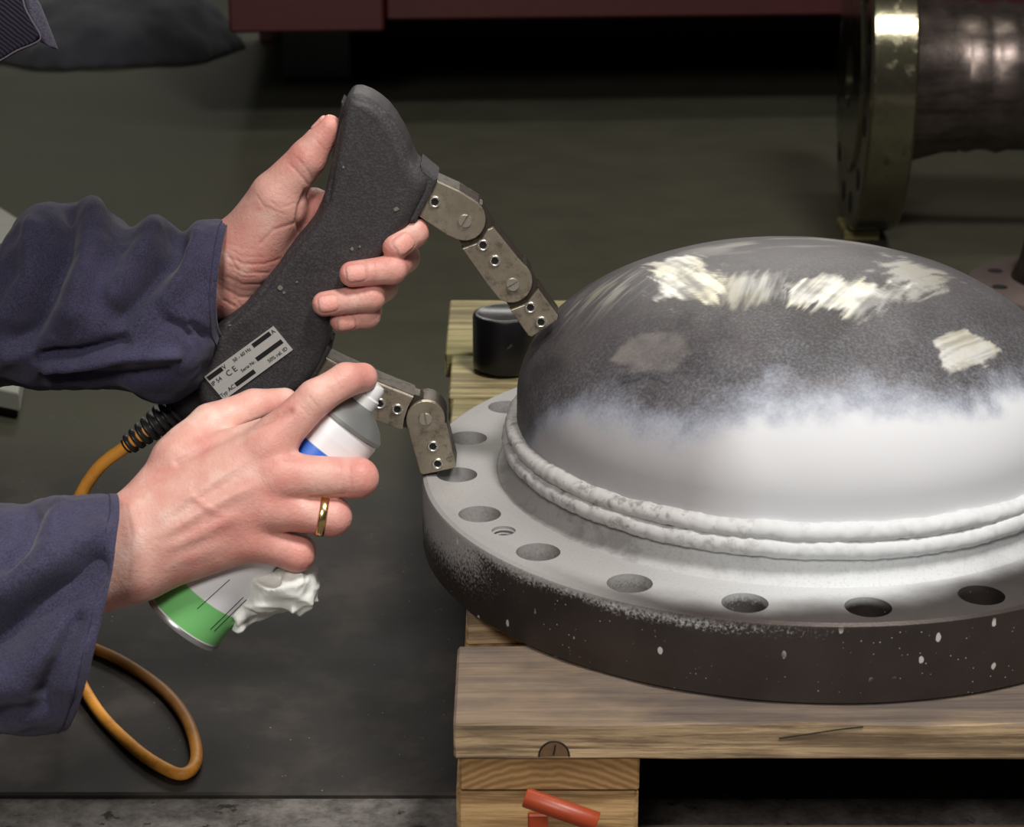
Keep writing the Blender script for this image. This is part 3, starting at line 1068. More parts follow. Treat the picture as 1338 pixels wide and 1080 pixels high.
hc = PZ(135, 70, 0.0)
V, Q = polygonize(heap, hc + np.array([-0.4, -0.45, -0.02]), hc + np.array([0.5, 0.8, 0.35]), 0.012, 1)
V = laplace(V, Q, 2)
hp = link('cloth_heap', mesh('cloth_heap', V, Q), fabric('dark_blue_grey_cloth', lin(44, 44, 50), lin(60, 60, 66)), None, True)
hp['label'] = 'dark blue-grey cloth heap on the floor at left of the red machine base'
hp['category'] = 'cloth'

# ------------------------------------------------------------------ light grey box at far left, behind the arm
MAT_GREY = simple('light_grey_board', lin(168, 168, 158), 0.7, 0, 0.12, 20, 0.2, 60)
GH = 0.03
gp = [PZ(-170, 165, GH), PZ(62, 309, GH), PZ(24, 513, GH), PZ(-230, 462, GH)]
gx = thing('grey_plate', 'light grey flat slab on the floor at the left edge behind the arm', 'slab', (gp[2][0] - 0.1, gp[2][1], 0))
keep(link('slab', prism_mesh('slab', [(p[0], p[1]) for p in gp], lambda p, w: (p[0], p[1], w), 0.012, GH, 0.002), MAT_GREY), gx)
gq = sum(gp) / 4
keep(link('slab_shade_layer', prism_mesh('slab_shade_layer', [(p[0] * 0.97 + gq[0] * 0.03, p[1] * 0.97 + gq[1] * 0.03) for p in gp], lambda p, w: (p[0], p[1], w), 0.0, 0.0125), MAT_RUBBER), gx)  # added dark layer standing for the shade under the slab

# ------------------------------------------------------------------ red handle in front of the pallet block
MAT_RT = M('orange_red_paint')
nz = MAT_RT.noise(90, 5)
MAT_RT = MAT_RT.done(MAT_RT.mix(MAT_RT.step(0.55, 0.75, nz), lin(158, 62, 30), lin(116, 44, 24)), 0.4, 0, MAT_RT.bump(nz, 0.2, 0.0006))
YH = -0.283
A = PY(686, 1041, YH)
B = PY(781, 1074, YH - 0.008)
rh = thing('red_lever', 'orange-red tube lever on a flat bar in front of the pallet block', 'lever', ((A[0] + B[0]) / 2, YH, 0))
hb = bmesh.new()
ax = (B - A)
L = np.linalg.norm(ax)
me = lathe_mesh('grip_tube', [(0.0036, 0), (0.0050, 0), (0.0054, 0.0006), (0.0054, L - 0.0006), (0.0050, L), (0.0042, L), (0.0036, L - 0.001)], 32, True)
o = link('grip_tube', me, MAT_RT, None, True)
try:
    me.set_sharp_from_angle(angle=math.radians(35))
except Exception:
    pass
o.matrix_world = Matrix.Translation(A) @ Vector(ax).to_track_quat('Z', 'Y').to_matrix().to_4x4()
keep(o, rh)
s0 = PY(703, 1062, YH + 0.014)
s1 = PY(702, 1250, YH + 0.002)
keep(box('bar', (s0[0] - 0.0055, YH + 0.012, 0.0), (s0[0] + 0.0055, YH + 0.016, s0[2]), MAT_RT, None, 0.0008), rh)
keep(box('foot_plate', (s0[0] - 0.02, YH - 0.015, 0.0 - 0.004), (s0[0] + 0.022, YH + 0.022, 0.0), MAT_RT, None, 0.0008), rh)

# ------------------------------------------------------------------ magnetic yoke
YK = -0.010                       # its middle plane stands upright


def K(px, py, w=0.0):             # point of the yoke's plane, w metres towards the viewer
    return PY(px, py, YK - w)


def K2(px, py, w=0.0):
    p = K(px, py, w)
    return np.array([p[0], p[2]])


tip = K(575, 616)
yoke = thing('magnetic_yoke', 'black handheld magnetic yoke with two jointed steel legs, held against dome and flange', 'testing tool', (tip[0], YK, ZT))
outline_px = [(250, 464), (272, 430), (300, 408), (330, 384), (356, 352), (382, 316), (408, 288), (422, 262), (430, 230), (438, 190), (447, 146), (455, 122), (466, 114), (490, 122), (514, 144), (532, 174),
              (541, 204), (556, 218), (562, 232), (548, 262), (536, 284), (522, 296), (512, 314), (496, 334), (478, 352), (458, 372), (440, 396), (432, 418), (434, 436), (424, 458), (412, 480), (396, 500), (378, 508), (344, 528), (312, 540), (284, 540), (268, 520), (258, 492)]
oc = np.array([K2(*p) for p in outline_px])
# smooth outline
def chaikin(p, it=2):
    for _ in range(it):
        a = 0.75 * p + 0.25 * np.roll(p, -1, 0)
        b = 0.25 * p + 0.75 * np.roll(p, -1, 0)
        p = np.stack([a, b], 1).reshape(-1, 2)
    return p


oc = chaikin(oc, 1)
oc_in = oc
spine = np.array([K2(*p) for p in [(275, 500), (340, 450), (400, 380), (450, 310), (480, 240), (480, 190)]])


def yoke_sdf(P):
    q = P[:, [0, 2]]
    d2 = polydist(q, oc_in)
    y = np.abs(P[:, 1] - YK)
    # half thickness: head a little slimmer, lower housing fuller
    hz = 0.0205
    R = 0.0075
    wx = d2 + R
    wy = y - (hz - R)
    d = np.sqrt(np.maximum(wx, 0) ** 2 + np.maximum(wy, 0) ** 2) + np.minimum(np.maximum(wx, wy), 0) - R
    return d


lo = np.array([oc[:, 0].min() - 0.004, YK - 0.026, oc[:, 1].min() - 0.004])
hi = np.array([oc[:, 0].max() + 0.004, YK + 0.026, oc[:, 1].max() + 0.004])
V, Q = polygonize(yoke_sdf, lo, hi, 0.0011, 1)
V = laplace(V, Q, 3)
# parting groove along the left flank and a moulded ridge around the head
px = topx(V)
g1 = linedist(px, [(447, 150), (436, 215), (428, 262), (404, 300), (372, 340), (340, 386), (300, 420)])
front = sstep(YK + 0.004, YK - 0.008, V[:, 1])
nrmv = grad(yoke_sdf, V, 0.0006)
V = V - nrmv * (0.0016 * np.exp(-(g1 / 3.2) ** 2) * front)[:, None]
g2 = linedist(px, [(462, 130), (490, 138), (512, 160), (528, 190), (536, 214)])
V = V - nrmv * (0.0007 * np.exp(-(g2 / 2.6) ** 2) * front)[:, None]
V = V + nrmv * ((fbm(V * 60, 3) - 0.5) * 0.0008)[:, None]
body = keep(link('handle_body', mesh('handle_body', V, Q), MAT_BLACK, None, True), yoke)


def fr(p, w):                      # frame for prism_mesh: p = photo pixel, w towards viewer
    return tuple(K(p[0], p[1], w))


def flatfr(ref_w):
    # pixel polygon is read on the plane ref_w, then extruded straight along the plane's normal
    def f(p, w):
        q = K(p[0], p[1], ref_w)
        return (q[0], YK - w, q[2])
    return f


def ypart(name, poly, ref, z0, z1, mat, parent=None, bevel=0.0):
    o = link(name, prism_mesh(name, poly, flatfr(ref), z0, z1, bevel), mat)
    keep(o, yoke)
    if parent is not None:
        o.parent = parent
        o.matrix_parent_inverse = Matrix.Identity(4)
    return o


# flecks of paint on the housing
MAT_FLECK = simple('pale_paint_fleck', lin(122, 120, 110), 0.7, 0, 0.3, 400)
for fx, fy, fr_ in ((518, 273, 0.0016), (366, 376, 0.0016), (371, 382, 0.0009), (449, 218, 0.0008), (388, 368, 0.0007), (460, 325, 0.0010), (470, 322, 0.0007), (300, 425, 0.0006)):
    fp = K(fx, fy, 0.0205)
    fpl = [(fp[0] + fr_ * random.uniform(0.5, 1.2) * math.cos(t), fp[2] + fr_ * random.uniform(0.5, 1.2) * math.sin(t)) for t in np.linspace(0, 6.28, 9)[:-1]]
    keep(link('paint_fleck', prism_mesh('paint_fleck', fpl, lambda p, w: (p[0], YK - w, p[1]), 0.0195, 0.0212), MAT_FLECK), yoke)

# thumb switch: a thin lip along the head's left edge
ypart('switch_lip', [(448, 128), (453, 133), (450, 165), (443, 196), (437, 206), (436, 198), (443, 160)], 0.0, -0.012, 0.012, MAT_RUBBER, None, 0.001)
# collars where the legs enter the housing
ypart('leg_collar', [(551, 208), (573, 226), (571, 233), (545, 282), (537, 284), (532, 276)], 0.0, -0.0155, 0.0155, MAT_BLACK, None, 0.002)
ypart('leg_collar', [(429, 438), (436, 446), (414, 484), (400, 503), (393, 500)], 0.0, -0.0155, 0.0155, MAT_BLACK, None, 0.002)


def arc(c, r, a0, a1, n=10):
    return [(c[0] + r * math.cos(math.radians(t)), c[1] + r * math.sin(math.radians(t))) for t in np.linspace(a0, a1, n)]


WF = 0.0105                        # leg half thickness


def eyelet(c, parent):
    p = K(c[0], c[1], WF + 0.0008)
    me = lathe_mesh('eyelet', [(0.0021, 0.0002), (0.0024, 0.0009), (0.0030, 0.0012), (0.0036, 0.0009), (0.0038, 0.0)], 24)
    o = link('eyelet', me, MAT_BRIGHT, None, True)
    o.matrix_world = Matrix.Translation((p[0], YK - WF, p[2])) @ Matrix.Rotation(math.pi / 2, 4, 'X')
    me = lathe_mesh('bore_shade_disc', [(0.0001, 0.0003), (0.0023, 0.0003)], 20)  # flat dark disc, its colour stands for the shade inside the bore
    b = link('bore_shade_disc', me, MAT_HOLE)
    b.matrix_world = o.matrix_world.copy()
    for q in (o, b):
        q.parent = parent
        q.matrix_parent_inverse = Matrix.Identity(4)


def screw(c, parent, ang):
    p = K(c[0], c[1], WF + 0.001)
    bm = bmesh.new()
    R = 0.0041
    for s in (1, -1):
        a0 = math.asin(0.13)
        pts = [(R * math.cos(t), s * R * math.sin(t)) for t in np.linspace(a0, math.pi - a0, 14)]
        lo_ = [bm.verts.new((q[0], q[1], 0)) for q in pts]
        hi_ = [bm.verts.new((q[0] * 0.9, q[1] * 0.93 + s * 0.0001, 0.0013)) for q in pts]
        bm.faces.new(hi_)
        for i in range(len(pts)):
            j = (i + 1) % len(pts)
            bm.faces.new((lo_[i], lo_[j], hi_[j], hi_[i]))
    bmesh.ops.recalc_face_normals(bm, faces=bm.faces[:])
    me = bpy.data.meshes.new('slotted_screw')
    bm.to_mesh(me)
    bm.free()
    o = link('slotted_screw', me, MAT_BRIGHT)
    o.matrix_world = Matrix.Translation((p[0], YK - WF, p[2])) @ Matrix.Rotation(math.pi / 2, 4, 'X') @ Matrix.Rotation(math.radians(ang), 4, 'Z')
    o.parent = parent
    o.matrix_parent_inverse = Matrix.Identity(4)


def segment(plate, core, eyes, screws, lug=None):
    """plate: front cheek polygon (px, read on the front face); core: laminated block; lug: thinner tongue that enters the neighbour"""
    s = link('leg_segment', prism_mesh('leg_segment', core, flatfr(WF), -WF, WF - 0.0028, 0.0006), MAT_CORE)
    keep(s, yoke)
    more = [('cheek_plate', plate, WF - 0.0030, WF, 0.0005, MAT_PLATE), ('back_plate', plate, -WF - 0.0030, -WF + 0.0002, 0.0, MAT_CORE)]
    if lug:
        more.append(('joint_tongue', lug, -WF + 0.004, WF - 0.0042, 0.0, MAT_CORE))
    for nm_, pl, z0, z1, bv, mt in more:
        c = link(nm_, prism_mesh(nm_, pl, flatfr(WF), z0, z1, bv), mt)
        c.parent = s
    for e in eyes:
        eyelet(e, s)
    for q, a in screws:
        screw(q, s, a)
    return s


# upper leg
segment([(571, 237), (600, 250)] + arc((607, 287), 27.5, -62, 112, 14) + [(584, 307), (544, 280)],
        [(567, 235), (600, 249)] + arc((607, 287), 27, -62, 112, 14) + [(584, 308), (543, 281)], [(568, 264)], [((607.5, 289), 60)])
segment([(644, 297), (676, 337)] + arc((668, 368), 27.5, -55, 125, 14) + [(634, 368), (604, 325), (628, 316), (637, 300)],
        [(645, 296), (677, 337)] + arc((668, 368), 27, -55, 125, 14) + [(633, 369), (603, 325), (629, 317), (638, 301)], [(631, 320.5), (646.5, 341)], [((670, 372), 30)],
        [(612, 262), (630, 270), (650, 304), (640, 330), (606, 326), (590, 300)])
segment([(703, 378), (729, 413), (728, 418), (695, 440), (690, 438), (667, 405), (688, 397), (697, 385)],
        [(704, 377), (730, 413), (729, 419), (694, 441), (689, 438), (666, 405), (689, 398), (698, 386)], [(693, 402), (707, 421)], [],
        [(680, 346), (694, 360), (706, 382), (694, 412), (668, 406), (652, 384)])
# lower leg
segment([(421, 466), (442, 477), (497, 502), (540, 519), (533, 532), (528, 547), (526, 561), (522, 561), (484, 546), (400, 506)],
        [(419, 465), (442, 476), (497, 501), (541, 518), (532, 532), (527, 547), (525, 562), (521, 562), (484, 547), (400, 508)], [(496, 527.5), (519, 535), (455, 512)], [],
        [(520, 512), (548, 520), (566, 534), (566, 556), (548, 566), (516, 558)])
segment(arc((556, 549), 25.5, -195, 8, 16) + [(583, 556), (596, 609), (592, 612), (553, 620), (549, 618)],
        arc((556, 549), 24.5, -195, 8, 16) + [(583, 557), (596, 609), (592, 612), (553, 620), (549, 618)], [(565.5, 583.4), (571.7, 606)], [((556, 548), 100)])
# knurled pivot barrel behind the lower joint
pv = K(556, 548, 0)
me = lathe_mesh('pivot_barrel', [(0.0001, -0.013), (0.0118, -0.013), (0.0128, -0.012)] + [(0.0128 + (0.0004 if k % 2 else 0), -0.012 + k * 0.0011) for k in range(18)] + [(0.0001, 0.0075)], 40)
pvo = link('pivot_barrel', me, MAT_CORE)
pvo.matrix_world = Matrix.Translation((K(556, 549, WF)[0], YK, K(556, 549, WF)[2])) @ Matrix.Rotation(math.pi / 2, 4, 'X')
keep(pvo, yoke)

# rating label with its print
LW = 0.0212
lab_c = [(267, 492), (357, 426), (381, 456), (293, 522)]
L3 = [K(p[0], p[1], LW) for p in lab_c]
lu = np.array(L3[1]) - np.array(L3[0])
lw_, lu = np.linalg.norm(lu), lu / np.linalg.norm(lu)
lv = np.array(L3[3]) - np.array(L3[0])
lv = lv - lu * (lv @ lu)
lh_, lv = np.linalg.norm(lv), lv / np.linalg.norm(lv)
MAT_LABEL = simple('silver_label', lin(196, 194, 190), 0.45, 0.15, 0.06, 80)
MAT_INK = simple('black_print', lin(22, 22, 24), 0.6, 0, 0.1)


def lab3(u, v, w):
    p = np.array(L3[0]) + lu * (u * lw_) + lv * (v * lh_)
    return np.array([p[0], YK - w, p[2]])


lab = link('rating_label', prism_mesh('rating_label', [(0, 0), (1, 0), (1, 1), (0, 1)], lambda p, w: tuple(lab3(p[0], p[1], w)), LW - 0.0012, LW + 0.0003), MAT_LABEL)
keep(lab, yoke)


def sub(o, parent):
    o.parent = parent
    o.matrix_parent_inverse = Matrix.Identity(4)


def labfrom(zx, zy):               # zoomed-crop pixel -> label u, v
    p = np.array([200 + zx * 0.2037, 400 + zy * 0.2037])
    q = K(p[0], p[1], LW)
    d = np.array(q) - np.array(L3[0])
    return (d @ lu) / lw_, (d @ lv) / lh_


for a, b, t in (((350, 462), (446, 400), 0.15), ((636, 248), (756, 176), 0.15), ((660, 336), (832, 226), 0.15), ((526, 498), (656, 418), 0.15)):
    u0, v0 = labfrom(*a)
    u1, v1 = labfrom(*b)
    vm = (v0 + v1) / 2
    o = link('blanked_bar', prism_mesh('blanked_bar', [(u0, vm - t / 2), (u1, vm - t / 2), (u1, vm + t / 2), (u0, vm + t / 2)], lambda p, w: tuple(lab3(p[0], p[1], w)), LW + 0.0002, LW + 0.0005), MAT_INK)
    sub(o, lab)
for txt, at, size in (('V', (458, 388), 0.0042), ('50 - 60 Hz', (570, 310), 0.0032), ('A', (770, 162), 0.0038), ('IP 54', (408, 480), 0.0038), ('C E', (504, 416), 0.0052), ('Serie Nr.', (612, 382), 0.0030), ('Typ', (456, 560), 0.0032), ('AC', (504, 522), 0.0038), ('50% rel. ID', (800, 310), 0.0033)):
    cu_ = bpy.data.curves.new('print_text', 'FONT')
    cu_.body = txt
    cu_.size = size
    cu_.align_x = 'CENTER'
    cu_.align_y = 'CENTER'
    cu_.extrude = 0.0001
    to = bpy.data.objects.new('print_text', cu_)
    COL.objects.link(to)
    bpy.context.view_layer.update()
    tm = bpy.data.meshes.new_from_object(to.evaluated_get(bpy.context.evaluated_depsgraph_get()))
    bpy.data.objects.remove(to)
    u, v = labfrom(*at)
    o = link('print_text', tm, MAT_INK)
    p = lab3(u, v, LW + 0.0004)
    R = Matrix(((lu[0], -lv[0], 0, p[0]), (0, 0, -1, p[1]), (lu[2], -lv[2], 0, p[2]), (0, 0, 0, 1)))
    o.matrix_world = R
    sub(o, lab)

# strain relief: hex gland and ribbed boot, then the orange cable
ga = K(272, 503)
gb_ = K(165, 583)
gd = gb_ - ga
gl = np.linalg.norm(gd)
pr = [(0.0001, 0.0), (0.0165, 0.0), (0.0165, 0.0035), (0.0128, 0.0045), (0.0128, 0.0075), (0.0140, 0.0085), (0.0132, 0.0225), (0.0105, 0.0235)]
z = 0.0245
for k in range(8):
    rk = 0.0112 - k * 0.00062
    pr += [(rk - 0.0046, z), (rk, z + 0.0006), (rk, z + 0.0026), (rk - 0.0046, z + 0.0032)]
    z += (gl - 0.0245) / 8
pr += [(0.0052, gl), (0.0001, gl)]
me = lathe_mesh('strain_relief', pr, 32)
o = link('strain_relief', me, MAT_RUBBER)
o.matrix_world = Matrix.Translation(ga) @ Vector(gd).to_track_quat('Z', 'Y').to_matrix().to_4x4()
keep(o, yoke)
cab = [K(192, 563), K(165, 583), K(132, 608), K(108, 642), PY(90, 690, -0.004), PY(80, 750, 0.0)]
zf = 0.0046
cab += [PZ(88, 845, 0.03), PZ(105, 890, zf + 0.004), PZ(134, 936, zf), PZ(178, 979, zf), PZ(214, 1003, zf), PZ(238, 1011, zf), PZ(254, 1000, zf), PZ(256, 975, zf), PZ(243, 938, zf), PZ(214, 902, zf), PZ(170, 870, zf), PZ(125, 848, zf), PZ(60, 826, zf), PZ(-60, 800, zf), PZ(-260, 770, zf)]
o = link('power_cable', tube_mesh('power_cable', cab, 0.0042, 14, 10), MAT_ORANGE, None, True)
keep(o, yoke)

# ------------------------------------------------------------------ spray can
DC = 1.165                         # forward distance of the spraying hand
MMW = DC / FPX                     # metres per photo pixel there


def R3(px, py, zmm):               # photo pixel and millimetres towards the viewer
    return PD(px, py, DC - zmm / 1000.0)


ZC = -40
ca = R3(239, 813, ZC - 4)
cb = R3(452, 548, ZC + 6)
cdv = cb - ca
cl = np.linalg.norm(cdv)
can = thing('spray_can', 'white aerosol can with blue and green bands held in the lower hand', 'spray can', tuple(ca))
CR = 0.0245
Mc = Vector(cdv).to_track_quat('Z', 'Y').to_matrix().to_4x4()


def canpart(name, prof, mat, hard=35):
    me = lathe_mesh(name, prof, 64)
    o = link(name, me, mat, None, True)
    try:
        me.set_sharp_from_angle(angle=math.radians(hard))
    except Exception:
        pass
    o.matrix_world = Matrix.Translation(ca) @ Mc
    keep(o, can)
    return o


m = M('can_print')
z = m.xyz()[2]
x_ = m.xyz()[0]
y_ = m.xyz()[1]
u = m.math('DIVIDE', z, cl)


def band(a, b):
    return m.math('MULTIPLY', m.step(a - 0.003, a + 0.003, u), m.step(b + 0.003, b - 0.003, u))


c = m.mix(band(0.02, 0.155), lin(232, 232, 234), lin(122, 198, 118))
c = m.mix(band(0.80, 0.87), c, lin(40, 104, 206))
c = m.mix(band(0.93, 1.1), c, lin(236, 238, 240))
ang = m.math('ARCTAN2', y_, x_)
MAT_CAN = m.done(c, 0.35, 0)
b0 = canpart('can_body', [(0.0001, 0.002), (CR - 0.004, 0.002), (CR - 0.0015, 0.0), (CR, 0.0018), (CR, cl - 0.004), (CR - 0.0005, cl - 0.002), (CR - 0.003, cl)], MAT_CAN)
canpart('bottom_rim', [(CR - 0.002, -0.0006), (CR + 0.0006, -0.0006), (CR + 0.0009, 0.0008), (CR + 0.0004, 0.0024)], simple('tin_rim', lin(190, 190, 190), 0.3, 0.8, 0.05))
canpart('shoulder', [(CR - 0.0028, cl - 0.001), (CR + 0.0004, cl - 0.001), (CR + 0.0004, cl + 0.0012), (CR - 0.004, cl + 0.006), (CR - 0.010, cl + 0.010), (0.010, cl + 0.0125), (0.009, cl + 0.0135)], simple('grey_shoulder', lin(150, 152, 150), 0.35, 0.5, 0.06))
canpart('nozzle', [(0.0001, cl + 0.012), (0.0092, cl + 0.012), (0.0092, cl + 0.019), (0.008, cl + 0.020), (0.0074, cl + 0.026), (0.0062, cl + 0.0275), (0.0001, cl + 0.0268)], simple('white_nozzle', lin(238, 238, 238), 0.4, 0, 0.03))
# thin dark printed rules on the can
cax = cdv / cl


def oncan(px_, py_):
    r_ = ray(px_, py_)
    t_ = np.linspace(DC - 0.06, DC + 0.12, 4000)
    Pp = CAM + t_[:, None] * r_ - ca
    rad_ = np.linalg.norm(Pp - (Pp @ cax)[:, None] * cax, axis=1)
    k_ = np.argmax(rad_ < CR + 0.0001)
    return CAM + t_[k_] * r_


for p0_, p1_ in (((258, 795), (300, 757)), ((275, 822), (318, 780)), ((280, 824), (322, 783))):
    pts = [oncan(p0_[0] + (p1_[0] - p0_[0]) * t, p0_[1] + (p1_[1] - p0_[1]) * t) for t in np.linspace(0, 1, 6)]
    keep(link('printed_rule', tube_mesh('printed_rule', pts, 0.00022, 6, 2), MAT_INK), can)

# crumpled paper towel
tc = R3(350, 782, -34)


def tissue(P):
    a = R3(318, 803, -34)
    b = R3(380, 765, -30)
    d = rc(P, a, b, 0.008, 0.0135)
    n = np.abs(fbm(P * 38 + 2, 2) - 0.5) * 2
    n2 = np.abs(fbm(P * np.array([70, 70, 110]) + 8, 2) - 0.5) * 2
    return d + 0.016 * (n - 0.28) + 0.006 * (n2 - 0.3)


V, Q = polygonize(tissue, tc - 0.045, tc + 0.045, 0.0011, 1)
V = laplace(V, Q, 1)
ts = link('paper_towel', mesh('paper_towel', V, Q), simple('white_tissue', lin(232, 234, 228), 0.9, 0, 0.10, 140, 0.3, 400), None, True)
ts['label'] = 'crumpled white paper towel tucked under the hand beside the spray can'
ts['category'] = 'paper towel'

# ------------------------------------------------------------------ person: two hands
person = thing('person', 'person in navy workwear reaching in from the left, holding a black tool and spraying', 'person', (-0.8, -0.02, 0))


def hand_mesh(palm, fingers, h, kp=0.012, kf=0.007):
    palm = [(np.array(a), np.array(b), ra, rb) for a, b, ra, rb in palm]

    def palm_fn(P):
        d = None
        for a, b, ra, rb in palm:
            e = rc(P, a, b, ra, rb)
            d = e if d is None else smin(d, e, kp)
        return d

    def fin_fn(P, f):
        d = None
        pts, rad = f['p'], f['r']
        for i in range(len(pts) - 1):
            e = rc(P, pts[i], pts[i + 1], rad[i], rad[i + 1])
            d = e if d is None else smin(d, e, 0.004)
        return d

    def fn(P):
        pd = palm_fn(P)
        d = pd
        for f in fingers:
            e = smin(pd, fin_fn(P, f), f.get('k', kf))
            d = smin(d, e, 0.0012)
        return d
    allp = np.concatenate([np.array([q for a, b, _, _ in palm for q in (a, b)]), np.concatenate([np.array(f['p']) for f in fingers])])
    lo = allp.min(0) - 0.03
    hi = allp.max(0) + 0.03
    V, Q = polygonize(fn, lo, hi, h, 1)
    V = laplace(V, Q, 2)
    N = grad(fn, V, 0.0008)
    return V, Q, N, fn


SK = np.array(lin(230, 178, 164)[:3])
SK_RED = np.array(lin(214, 136, 126)[:3])
SK_PALE = np.array(lin(240, 200, 186)[:3])
NAIL = np.array(lin(236, 170, 158)[:3])
NAILTIP = np.array(lin(240, 196, 182)[:3])


def paint_hand(V, N, fingers, px, creases, ridges, red):
    tone = np.tile(SK, (len(V), 1))
    n = fbm(V * 70, 4)
    tone = tone + (SK_PALE - SK) * sstep(0.5, 0.75, n)[:, None]
    tone = tone + (SK_RED - tone) * (0.7 * sstep(0.45, 0.8, fbm(V * 45 + 9, 3)))[:, None]
    for p, r, w in red:
        d = np.linalg.norm(V - p, axis=1)
        tone = tone + (SK_RED - tone) * (w * np.exp(-(d / r) ** 2))[:, None]
    W = V.copy()
    facing = ((CAM - V) * N).sum(1) > 0
    for line, depth, width in creases:
        d = linedist(px, line)
        k = np.exp(-(d / width) ** 2) * facing
        W -= N * (0.85 * depth * k)[:, None]
        tone = tone * (1 - 0.16 * np.minimum(1, k * min(1, depth / 0.0006)))[:, None] + SK_RED * (0.05 * k)[:, None]  # creases darkened in colour too, as painted shade
    for line, hgt, width in ridges:
        d = linedist(px, line)
        e0 = np.linalg.norm(px - np.array(line[0]), axis=1)
        e1 = np.linalg.norm(px - np.array(line[-1]), axis=1)
        hgt = hgt * sstep(0, 45, e0) * sstep(0, 45, e1)
        W += N * (hgt * np.exp(-(d / width) ** 2) * facing)[:, None]
    for f in fingers:
        if 'nail' not in f:
            continue
        Tp = np.array(f['p'][-1])
        Dp = np.array(f['p'][-2])
        r = f['r'][-1]
        a = (Tp - Dp) / np.linalg.norm(Tp - Dp)
        nn = np.array(f['nail'], float)
        nn = nn - a * (nn @ a)
        nn /= np.linalg.norm(nn)
        l = np.cross(a, nn)
        q = W - Tp
        s, t, u = q @ a, q @ l, q @ nn
        wN = 0.70 * r
        s0, s1 = -0.95 * r, 0.55 * r
        # rounded rectangle distance
        cs_, hs = (s0 + s1) / 2, (s1 - s0) / 2
        rr_ = 0.55 * wN
        dx = np.abs(s - cs_) - (hs - rr_)
        dy = np.abs(t) - (wN - rr_)
        d = np.sqrt(np.maximum(dx, 0) ** 2 + np.maximum(dy, 0) ** 2) + np.minimum(np.maximum(dx, dy), 0) - rr_
        ok = (u > 0.1 * r)
        ins = sstep(0.0004, -0.0004, d) * ok
        groove = np.exp(-((d - 0.0002) / 0.0006) ** 2) * ok
        W -= N * (0.00055 * groove)[:, None]
        # flatten the nail plate a little along its length
        W += nn * ((0.0004) * ins)[:, None]
        tone = tone * (1 - ins[:, None]) + NAIL * ins[:, None]
        tipb = ins * sstep(s1 - 0.0016, s1 - 0.0008, s)
        tone = tone * (1 - tipb[:, None]) + NAILTIP * tipb[:, None]
        tone = tone * (1 - 0.15 * groove[:, None])  # shade of the nail groove painted into the tone
    return W, np.clip(tone, 0, 1)


# left hand: grips the yoke from behind, palm towards the viewer
def H(px, py, wmm):
    return PY(px, py, YK - wmm / 1000.0)


lpalm = [
    (H(120, 392, -8), H(240, 364, -6), 0.022, 0.0225),
    (H(236, 358, -6), H(300, 328, -5), 0.0165, 0.0180),
    (H(240, 372, -6), H(302, 378, -8), 0.0205, 0.0185),
    (H(302, 352, -10), H(345, 330, -14), 0.019, 0.019),
    (H(318, 336, -2), H(366, 270, 0), 0.0195, 0.0155),        # thenar
    (H(330, 320, -10), H(416, 284, -26), 0.0185, 0.0125),     # towards index
    (H(312, 366, -16), H(420, 318, -38), 0.0175, 0.0125),
    (H(312, 382, -18), H(400, 345, -40), 0.017, 0.012),
    (H(306, 392, -18), H(378, 372, -38), 0.0165, 0.0115),
    (H(356, 300, -14), H(410, 268, -18), 0.014, 0.0105),      # web
]
lf = [
    dict(p=[H(322, 318, -4), H(360, 256, 2), H(402, 206, 4), H(430, 166, 4)], r=[0.018, 0.0150, 0.0112, 0.0076], k=0.012, nail=(-1.0, 0.35, 0.5)),
    dict(p=[H(440, 276, -34), H(532, 284, -14), H(540, 303, 6), H(517, 322, 17)], r=[0.0105, 0.0098, 0.0092, 0.0085], nail=(0.25, -1, 0.1)),
    dict(p=[H(442, 312, -40), H(528, 336, -10), H(512, 352, 20), H(460, 358, 26)], r=[0.0104, 0.0095, 0.0087, 0.0079], nail=(0.0, -1, 0.35)),
    dict(p=[H(420, 342, -40), H(500, 374, -8), H(484, 388, 20), H(424, 397, 26)], r=[0.0102, 0.0092, 0.0086, 0.0077], nail=(0.0, -1, 0.28)),
    dict(p=[H(395, 372, -38), H(482, 403, -8), H(480, 412, 14), H(446, 419, 20)], r=[0.0092, 0.0080, 0.0077, 0.0071], nail=(0.0, -1, -0.1)),
]
V, Q, N, fnL = hand_mesh(lpalm, lf, 0.0009)
px = topx(V)
creasesL = [([(400, 250), (392, 268), (388, 290), (396, 312)], 0.0016, 3.2), ([(340, 318), (358, 300), (384, 292)], 0.0005, 2.2),
            ([(297, 362), (316, 372), (340, 372), (352, 366)], 0.0008, 2.2), ([(296, 378), (312, 388), (332, 388)], 0.0008, 2.2), ([(300, 348), (322, 357), (350, 356)], 0.0005, 1.8),
            ([(297, 336), (318, 344), (345, 345), (366, 338)], 0.0004, 1.6), ([(296, 330), (310, 352), (306, 392)], 0.0004, 1.6), ([(293, 392), (306, 400)], 0.0008, 2.0),
            ([(378, 214), (392, 228), (402, 240)], 0.0005, 1.8), ([(388, 206), (402, 222), (408, 232)], 0.0004, 1.6), ([(412, 182), (424, 196)], 0.0003, 1.4),
            ([(352, 262), (366, 272), (384, 266)], 0.0003, 1.8), ([(335, 255), (345, 270), (372, 280)], 0.0003, 1.6),
            ([(476, 340), (480, 352), (478, 372)], 0.0003, 1.4), ([(488, 343), (491, 356), (488, 374)], 0.0003, 1.4), ([(452, 382), (456, 394), (452, 412)], 0.0003, 1.4), ([(465, 380), (470, 394), (466, 410)], 0.0003, 1.4),
            ([(532, 296), (540, 306), (538, 322)], 0.0003, 1.4)]
